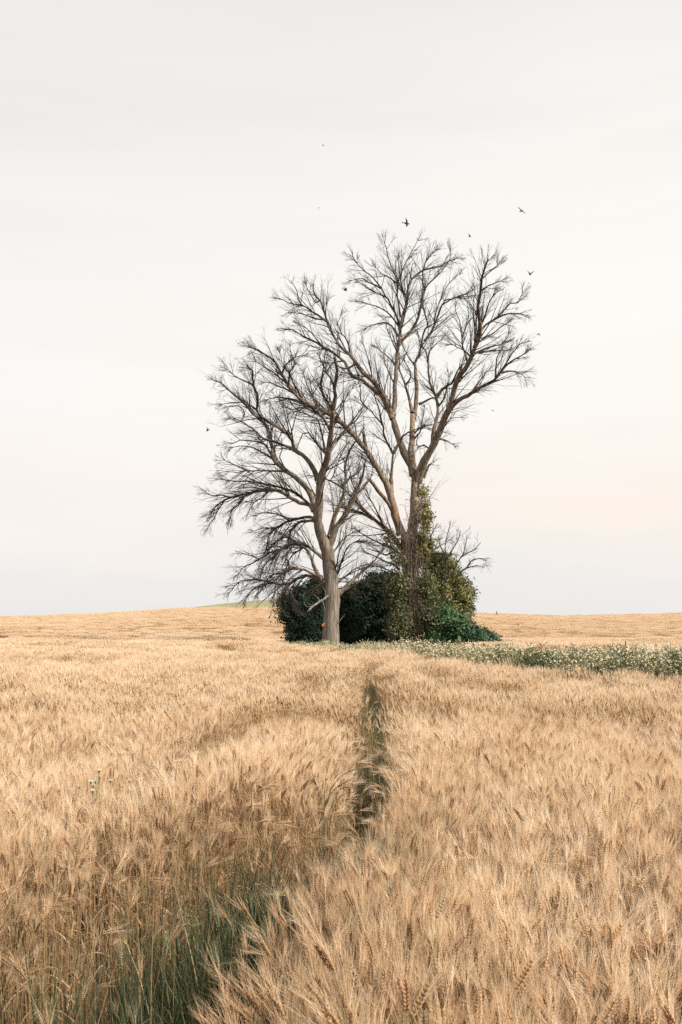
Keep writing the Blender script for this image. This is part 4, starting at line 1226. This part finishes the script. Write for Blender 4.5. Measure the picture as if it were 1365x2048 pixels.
# bare sapling right of the thicket
rsap = R(61)
sap = empty("bare_sapling", tuple(P(893, 1318, 51.8) * [1, 1, 0]), "leafless young tree sticking out to the right above the olive bush", "tree")
mbt, mbw = MB(), MB()
for (w0, w1, q) in ((6, 4.5, [(893, 1318), (892, 1260), (890, 1200), (888, 1165)]), (5.5, 1.5, [(888, 1168), (900, 1152), (920, 1144), (935, 1135), (943, 1122), (960, 1117), (972, 1119)]),
                    (3.5, 1.3, [(906, 1149), (915, 1125), (926, 1110), (932, 1090), (935, 1068)]), (3.5, 1.3, [(889, 1165), (893, 1130), (891, 1090), (900, 1052), (903, 1042)]),
                    (3, 1.3, [(928, 1139), (945, 1133), (958, 1132), (970, 1136)]), (3, 1.3, [(921, 1115), (938, 1105), (950, 1098), (962, 1085)]), (3, 1.3, [(893, 1120), (905, 1100), (916, 1082), (922, 1062)]),
                    (3, 1.3, [(891, 1110), (880, 1090), (878, 1070)])):
    pl = catmull(q, 8); n = len(pl); L = np.linspace(0, 1, n)
    sl = rsap.uniform(-.5, .5)
    pts = np.array([P(a, b, 51.8 + sl * t) for (a, b), t in zip(pl, L)])
    w = (w0 + (w1 - w0) * L) * PX / 2
    tubes(mbt, pts, w, 5, 0, True)
    if q[0][1] > 1300:
        continue
    n1 = int(n * 1.3)
    t = rsap.uniform(.1, 1, n1); i = np.minimum((t * (n - 1)).astype(int), n - 2)
    d = unit(pts[i + 1] - pts[i]); qv = unit(np.cross(d, rsap.normal(0, 1, d.shape))); an = np.radians(rsap.uniform(20, 55, n1))[:, None]
    ln = rsap.uniform(.3, .9, n1)
    p1, r1 = grow(rsap, pts[i], d * np.cos(an) + qv * np.sin(an), ln, np.full(n1, .009), np.full(n1, .004), 5, .15, np.full(n1, .35))
    tubes(mbw, p1, r1, 3, 0)
    b2, d2, l2, q2 = offshoots(rsap, p1, r1, ln, 4, .2, 20, 50, .3, .6)
    p2, r2 = grow(rsap, b2, d2, l2, np.full(len(b2), .006), np.full(len(b2), .003), 3, .15, np.full(len(b2), .2))
    tubes(mbw, p2, r2, 3, 0)
put(mbt, "trunk", [B_L1], sap)
put(mbw, "crown", [B_TW], sap)

# small round bush far off on the ridge
LF_R = leaf_mat("far bush leaves", (0.05, 0.075, 0.045), (0.11, 0.13, 0.075), .2, .4)


def far_bush(label, px, py, Y, blobs, seed):
    r = R(seed); b = P(px, py, Y); gz = float(ground_z(b[0], b[1]))
    root = empty("ridge_bush", (b[0], b[1], gz), label, "bush", "low bushes on the ridge")
    mb = MB()
    for (dx, dz, rx, rz) in blobs:
        c = np.array([b[0] + dx, b[1], gz + dz])
        n = 900
        u = unit(r.normal(0, 1, (n, 3))) * r.uniform(.6, 1.1, (n, 1)) * [rx, rx * .8, rz]
        p = c + u; p[:, 2] = np.maximum(p[:, 2], gz + .02)
        a = r.normal(0, .16, (n, 3)); bb = r.normal(0, .16, (n, 3))
        i = np.arange(n) * 3
        mb.add(np.stack([p, p + a, p + bb], 1).reshape(-1, 3), np.stack([i, i + 1, i + 2], -1))
    put(mb, "foliage", [LF_R], root, False)
    mb = MB()
    for k in range(4):
        e = np.array([b[0] + r.normal(0, .5), b[1], gz + .35]); s = np.linspace(0, 1, 4)[:, None]
        tubes(mb, np.array([b[0], b[1], gz]) * (1 - s) + e * s, np.linspace(.05, .02, 4), 5)
    put(mb, "stems", [STEM], root)


far_bush("largest low green bush on the right ridge line, right of the fence post", 1096, 1238, 204, [(-.7, .40, 1.1, .45), (.5, .32, 1.0, .40), (1.6, .28, .9, .34), (2.3, .25, .7, .36)], 71)
far_bush("small dark bush between the fence post and the largest ridge bush", 1052, 1238, 205, [(-1.4, .2, .7, .25), (0, .28, .9, .3)], 72)

# fence posts on the far slope
M_POST = plain("weathered post wood", (0.10, 0.085, 0.07), .9, .1)


def post(label, px, Y, h, w, lean):
    b = P(px, 1240, Y); gz = float(ground_z(b[0], b[1]))
    root = empty("fence_post", (b[0], b[1], gz), label, "post", "old fence posts on the far slope")
    mb = MB()
    s = np.linspace(0, 1, 5)
    pts = np.stack([b[0] + lean * s, np.full(5, b[1]), gz + (h + .02) * s], -1)
    tubes(mb, pts, w * np.array([1, 1, .97, .95, .8]), 8, 0, True, .05, R(5))
    put(mb, "shaft", [M_POST], root)
    mb = MB()
    tubes(mb, np.array([[b[0] + lean - w * 1.4, b[1] - w * .4, gz + h * .9], [b[0] + lean + w * 1.4, b[1] - w * .4, gz + h * .92]]), np.array([.012, .012]), 4, 0)
    put(mb, "staple", [plain("rusty wire", (0.09, 0.06, 0.045), .6, .4)], root)


post("dark wooden post standing alone on the right hillside", 993.5, 203, 1.55, .11, .05)
post("thin post in the wheat left of the dark bushes", 556, 118, 1.75, .035, .03)

# ------------------------------------------------------------------ birds
M_BIRD = plain("dark feathers", (0.016, 0.014, 0.013), .7, .2)


def bird_mesh(up_l, up_r, fold, tail):
    """one continuous body: beak, head, body, wings and tail; span about 0.42 m, nose towards +X"""
    mb = MB()
    xs_ = np.array([.155, .135, .118, .095, .06, .0, -.06, -.10, -.13])
    ra = np.array([.001, .006, .019, .024, .031, .036, .026, .014, .010])
    pts = np.stack([xs_, np.zeros(9), np.array([.004, .006, .010, .010, .004, 0, .002, .004, .004])], -1)
    tubes(mb, pts, ra, 8, 0, True)
    for s, up in ((1, up_l), (-1, up_r)):
        st = np.linspace(0, 1, 6)
        el = up * (1 - fold * st * .9)
        yy = np.cumsum(np.concatenate([[0.018], np.cos(el[1:]) * .042])); zz = np.cumsum(np.concatenate([[.012], np.sin(el[1:]) * .042]))
        lead = .050 + .020 * np.sin(st * 3.1) - .075 * st ** 2; ch = .088 * (1 - st ** 2 * .78)
        a = np.stack([lead, s * yy, zz], -1); b = np.stack([lead - ch, s * yy, zz - .006], -1); m = (a + b) / 2 + [0, 0, .007]
        v = np.concatenate([a, m, b, m - [0, 0, .011]]); n = 6; f = []
        for p, q in ((0, 1), (1, 2), (2, 3), (3, 0)):
            for i in range(n - 1):
                f += [(p * n + i, p * n + i + 1, q * n + i + 1), (p * n + i, q * n + i + 1, q * n + i)]
        mb.add(v, f)
    w = .012 + tail
    t = [(-.12, -.011, .006), (-.12, .011, .006), (-.205, w, .004), (-.190, 0, .002), (-.205, -w, .004), (-.12, 0, .012), (-.12, 0, -.004)]
    mb.add(t, [(5, 1, 2), (5, 2, 3), (5, 3, 4), (5, 4, 0), (6, 2, 1), (6, 3, 2), (6, 4, 3), (6, 0, 4), (5, 0, 6), (5, 6, 1)])
    return mb.mesh("bird", [M_BIRD])


POSES = [bird_mesh(.9, .9, .4, .02), bird_mesh(.15, .15, -.5, .02), bird_mesh(-.5, -.5, -.3, .03), bird_mesh(1.25, .55, .5, .015), bird_mesh(1.45, 1.45, .2, .01)]
birds = [
    (813, 447, 47, 1, 1.05, (1.2, .1, .3), "dark bird with wings spread straight above the tallest branches"),
    (1043, 422, 47, 1, .95, (.9, -.5, .9), "dark bird banking with long straight wings, highest on the right"),
    (1060, 548, 46, 0, .95, (.2, .2, 1.1), "dark bird with raised wings to the right of the crown's rightmost top"),
    (690, 580, 47, 3, .85, (.2, .3, .5), "dark bird flapping in the gap between the crowns of the two tallest tops"),
    (940, 473, 54, 3, .70, (.5, -.4, .4), "tiny bird just above the tall crown, right of its highest twigs"),
    (416, 861, 50, 4, .72, (.3, .3, 2.6), "small bird with wings held up, alone left of the pale tree"),
    (647, 290, 60, 2, .42, (.9, .4, .5), "tiny dark bird, the highest one in the sky"),
    (1077, 668, 50, 2, .55, (.6, -.6, .4), "tiny bird beside the tips of the longest right branch"),
    (638, 416, 75, 1, .42, (.1, .1, .2), "faint speck of a bird in the sky left of the tall crown"),
    (986, 821, 58, 2, .42, (.3, .2, .2), "faint bird in open sky below the lowest long right limb"),
]
for (px, py, Y, k, sz, e, lab) in birds:
    o = bpy.data.objects.new("bird", POSES[k]); COL.objects.link(o)
    o.location = tuple(P(px, py, Y)); o.rotation_euler = e; o.scale = (sz * 1.12,) * 3
    tag(o, lab, "bird", "birds around the dead trees")

# ------------------------------------------------------------------ single plants in the foreground
ra_ = R(81)


def thistle(label, px, py, Y, h, seed):
    r = R(seed); b = P(px, py, Y); gz = float(ground_z(b[0], b[1]))
    root = empty("thistle", (b[0], b[1], gz), label, "thistle", "thistles among the wheat")
    st, lf, hd = MB(), MB(), []
    c0 = np.array([b[0], b[1], gz])
    main = np.stack([b[0] + .03 * np.sin(np.linspace(0, 2, 7)), np.full(7, b[1]), gz + np.linspace(0, h, 7)], -1)
    tubes(st, main, np.linspace(.004, .0022, 7), 5)
    tips = [main[-1]]
    for k in range(4):
        i = r.randint(3, 6); o = unit(np.array([r.normal(), r.normal(), .9])); L = r.uniform(.10, .2)
        p = np.array([main[i], main[i] + o * L * .6, main[i] + o * L * .8 + [0, 0, L * .35]])
        tubes(st, p, np.array([.003, .0025, .002]), 4); tips.append(p[-1])
    for k in range(16):
        i = r.randint(0, 6); o = unit(np.array([r.normal(), r.normal(), .5])); L = r.uniform(.06, .14)
        ribbon(lf, [main[i], main[i] + o * L * .5, main[i] + o * L - [0, 0, L * .25]], .008, 0, np.cross(o, [0, 0, 1.0]) + r.normal(0, .2, 3), 0)
    put(st, "stem", [M_THS], root); put(lf, "leaves", [M_THL], root)
    for t in tips:
        m = MB(); spindle(m, t, np.array([0, 0, 1.0]), .022, .008, 0)
        for q in range(46):
            o = unit(np.array([r.normal(), r.normal(), 1.3])); ribbon(m, [t + [0, 0, .006], t + o * .020], .0030, 0, np.cross(o, r.normal(0, 1, 3)), 1)
        put(m, "flower_head", [M_THL, M_THF], root)


M_THS = plain("thistle stem", (0.12, 0.15, 0.09)); M_THL = plain("thistle leaf", (0.09, 0.13, 0.08)); M_THF = plain("pale thistle down", (0.70, 0.64, 0.52))
thistle("pale headed thistle in the wheat, the most upright of three on the left", 190, 1600, 5.75, .90, 1)
thistle("pale headed thistle, right one of three close together in the wheat", 212, 1600, 5.8, .87, 2)
thistle("pale headed thistle, left one of three close together in the wheat", 177, 1600, 5.7, .86, 3)

# arching dark stems beside the track
root = empty("arching_grass", tuple(P(640, 1640, 5.7) * [1, 1, 0]), "tall dark grass plant arching over the track from the left", "grass plant")
mb, mb2 = MB(), MB()
for (q, w) in (([(640, 1640), (660, 1590), (690, 1565), (720, 1556), (745, 1560)], 1.6), ([(645, 1635), (665, 1575), (690, 1548), (712, 1538)], 1.3), ([(648, 1640), (650, 1580), (655, 1540), (660, 1520)], 1.4),
               ([(660, 1640), (676, 1600), (700, 1585), (722, 1590)], 1.3), ([(650, 1640), (640, 1590), (628, 1555), (622, 1530)], 1.2), ([(655, 1640), (668, 1600), (680, 1580), (690, 1576)], 1.2)):
    pl = catmull(q, 8); b = P(q[0][0], 1640, 5.7)
    pts = np.array([P(x_, y_, 5.7) for x_, y_ in pl]); base = pts[0].copy(); base[2] = 0
    pts = np.concatenate([[base], pts])
    tubes(mb, pts, np.linspace(w, .6, len(pts)) * 3.2 / F, 4, 0)
    for k in range(7):
        t = ra_.uniform(.4, 1); i = int(t * (len(pts) - 1)); o = unit(pts[min(i + 1, len(pts) - 1)] - pts[i - 1]) + ra_.normal(0, .25, 3)
        ribbon(mb2, [pts[i], pts[i] + o * .02, pts[i] + o * .04], .0035, 0, np.cross(o, ra_.normal(0, 1, 3)), 0)
put(mb, "stems", [plain("dark weed stems", (0.07, 0.085, 0.05))], root)
put(mb2, "leaves", [plain("dark weed leaves", (0.06, 0.085, 0.055))], root)

# ------------------------------------------------------------------ sky, sun, camera
EXPO = 0.75
SUN_EL, SUN_AZ = 40.0, 118.0                                     # azimuth clockwise from +Y (away from the camera): right and behind
w = bpy.data.worlds.new("World"); scene.world = w; w.use_nodes = True
nt = w.node_tree; N, L = nt.nodes.new, nt.links.new
for n_ in list(nt.nodes):
    nt.nodes.remove(n_)
out = N("ShaderNodeOutputWorld")
sky = N("ShaderNodeTexSky"); sky.sky_type = "NISHITA"; sky.sun_disc = False
sky.sun_elevation = rad(SUN_EL); sky.sun_rotation = rad(SUN_AZ)
bg1 = N("ShaderNodeBackground"); bg1.inputs[1].default_value = .10
L(sky.outputs[0], bg1.inputs[0])
tc = N("ShaderNodeTexCoord"); sx = N("ShaderNodeSeparateXYZ"); L(tc.outputs["Generated"], sx.inputs[0])


def lin(c):
    return tuple(((v / 255) / 12.92 if v / 255 <= .04045 else (((v / 255) + .055) / 1.055) ** 2.4) for v in c)


def sky_ramp(stops):
    return ramp(N, [(p, lin(c)) for p, c in stops])


# soft bands of the overcast, by elevation, warm side (right) and cool side (left)
warm = sky_ramp([(0, (239, 236, 234)), (.05, (241, 238, 235)), (.11, (254, 243, 234)), (.19, (255, 250, 242)), (.28, (255, 253, 246)), (.38, (254, 252, 246)), (.47, (247, 245, 240)), (.58, (236, 235, 232)), (1, (236, 235, 233))])
cool = sky_ramp([(0, (238, 236, 234)), (.05, (240, 237, 235)), (.09, (247, 241, 237)), (.14, (252, 246, 240)), (.20, (253, 250, 245)), (.28, (251, 248, 243)), (.36, (248, 245, 241)), (.47, (241, 238, 235)), (.57, (230, 228, 227)), (1, (231, 231, 230))])
mp = N("ShaderNodeMapping"); mp.inputs["Scale"].default_value = (1.2, 1.2, 7.0)
L(tc.outputs["Generated"], mp.inputs[0])
nz = N("ShaderNodeTexNoise"); nz.inputs["Scale"].default_value = 1.7; nz.inputs["Detail"].default_value = 5; nz.inputs["Roughness"].default_value = .5
L(mp.outputs[0], nz.inputs["Vector"])
el = N("ShaderNodeMath"); el.operation = "MULTIPLY_ADD"; el.inputs[1].default_value = .20
sub = N("ShaderNodeMath"); sub.operation = "SUBTRACT"; sub.inputs[1].default_value = .5
L(nz.outputs["Fac"], sub.inputs[0]); L(sub.outputs[0], el.inputs[0]); L(sx.outputs["Z"], el.inputs[2])
L(el.outputs[0], warm.inputs[0]); L(el.outputs[0], cool.inputs[0])
fx = N("ShaderNodeMapRange"); fx.inputs["From Min"].default_value = -.28; fx.inputs["From Max"].default_value = .22
L(sx.outputs["X"], fx.inputs["Value"])
mixc = N("ShaderNodeMix"); mixc.data_type = "RGBA"
L(fx.outputs[0], mixc.inputs["Factor"]); L(cool.outputs[0], mixc.inputs["A"]); L(warm.outputs[0], mixc.inputs["B"])
bg2 = N("ShaderNodeBackground"); bg2.inputs[1].default_value = 1.0 / 2 ** EXPO
mp3 = N("ShaderNodeMapping"); mp3.inputs["Scale"].default_value = (1.0, 1.0, 13.0)      # thin streaks of brighter and duller cloud
L(tc.outputs["Generated"], mp3.inputs[0])
nz3 = N("ShaderNodeTexNoise"); nz3.inputs["Scale"].default_value = 2.3; nz3.inputs["Detail"].default_value = 6; nz3.inputs["Roughness"].default_value = .55
L(mp3.outputs[0], nz3.inputs["Vector"])
mr3 = N("ShaderNodeMapRange"); mr3.inputs["From Min"].default_value = .25; mr3.inputs["From Max"].default_value = .75; mr3.inputs["To Min"].default_value = .978; mr3.inputs["To Max"].default_value = 1.022
L(nz3.outputs["Fac"], mr3.inputs["Value"])
sc3 = N("ShaderNodeVectorMath"); sc3.operation = "SCALE"
L(mixc.outputs["Result"], sc3.inputs[0]); L(mr3.outputs[0], sc3.inputs["Scale"])
L(sc3.outputs[0], bg2.inputs[0])
ms = N("ShaderNodeMixShader"); ms.inputs[0].default_value = .97
L(bg1.outputs[0], ms.inputs[1]); L(bg2.outputs[0], ms.inputs[2]); L(ms.outputs[0], out.inputs[0])

sd = bpy.data.lights.new("sun", "SUN"); sd.energy = 4.3; sd.angle = rad(6); sd.color = (1.0, .93, .83)
so = bpy.data.objects.new("sun", sd); COL.objects.link(so)
az, elv = rad(SUN_AZ), rad(SUN_EL)
to_sun = Vector((math.sin(az) * math.cos(elv), math.cos(az) * math.cos(elv), math.sin(elv)))
so.rotation_euler = to_sun.to_track_quat("Z", "Y").to_euler()

cd = bpy.data.cameras.new("camera"); co = bpy.data.objects.new("camera", cd); COL.objects.link(co)
co.location = (0, 0, CZ); co.rotation_euler = (rad(90), 0, 0)
cd.sensor_fit = "VERTICAL"; cd.sensor_height = 36; cd.sensor_width = 24; cd.lens = F / 2048 * 36
cd.shift_y = (HY - 1024) / 2048
cd.clip_start = .05; cd.clip_end = 3000
cd.dof.use_dof = True; cd.dof.focus_distance = 22; cd.dof.aperture_fstop = 14
scene.camera = co

scene.view_settings.view_transform = "Standard"
scene.view_settings.look = "None"
scene.view_settings.exposure = EXPO
scene.view_settings.gamma = 1
scene.view_settings.use_curve_mapping = False
scene.render.engine = "CYCLES"
scene.cycles.max_bounces = 8
scene.cycles.diffuse_bounces = 5
scene.cycles.transmission_bounces = 4
scene.cycles.use_denoising = False
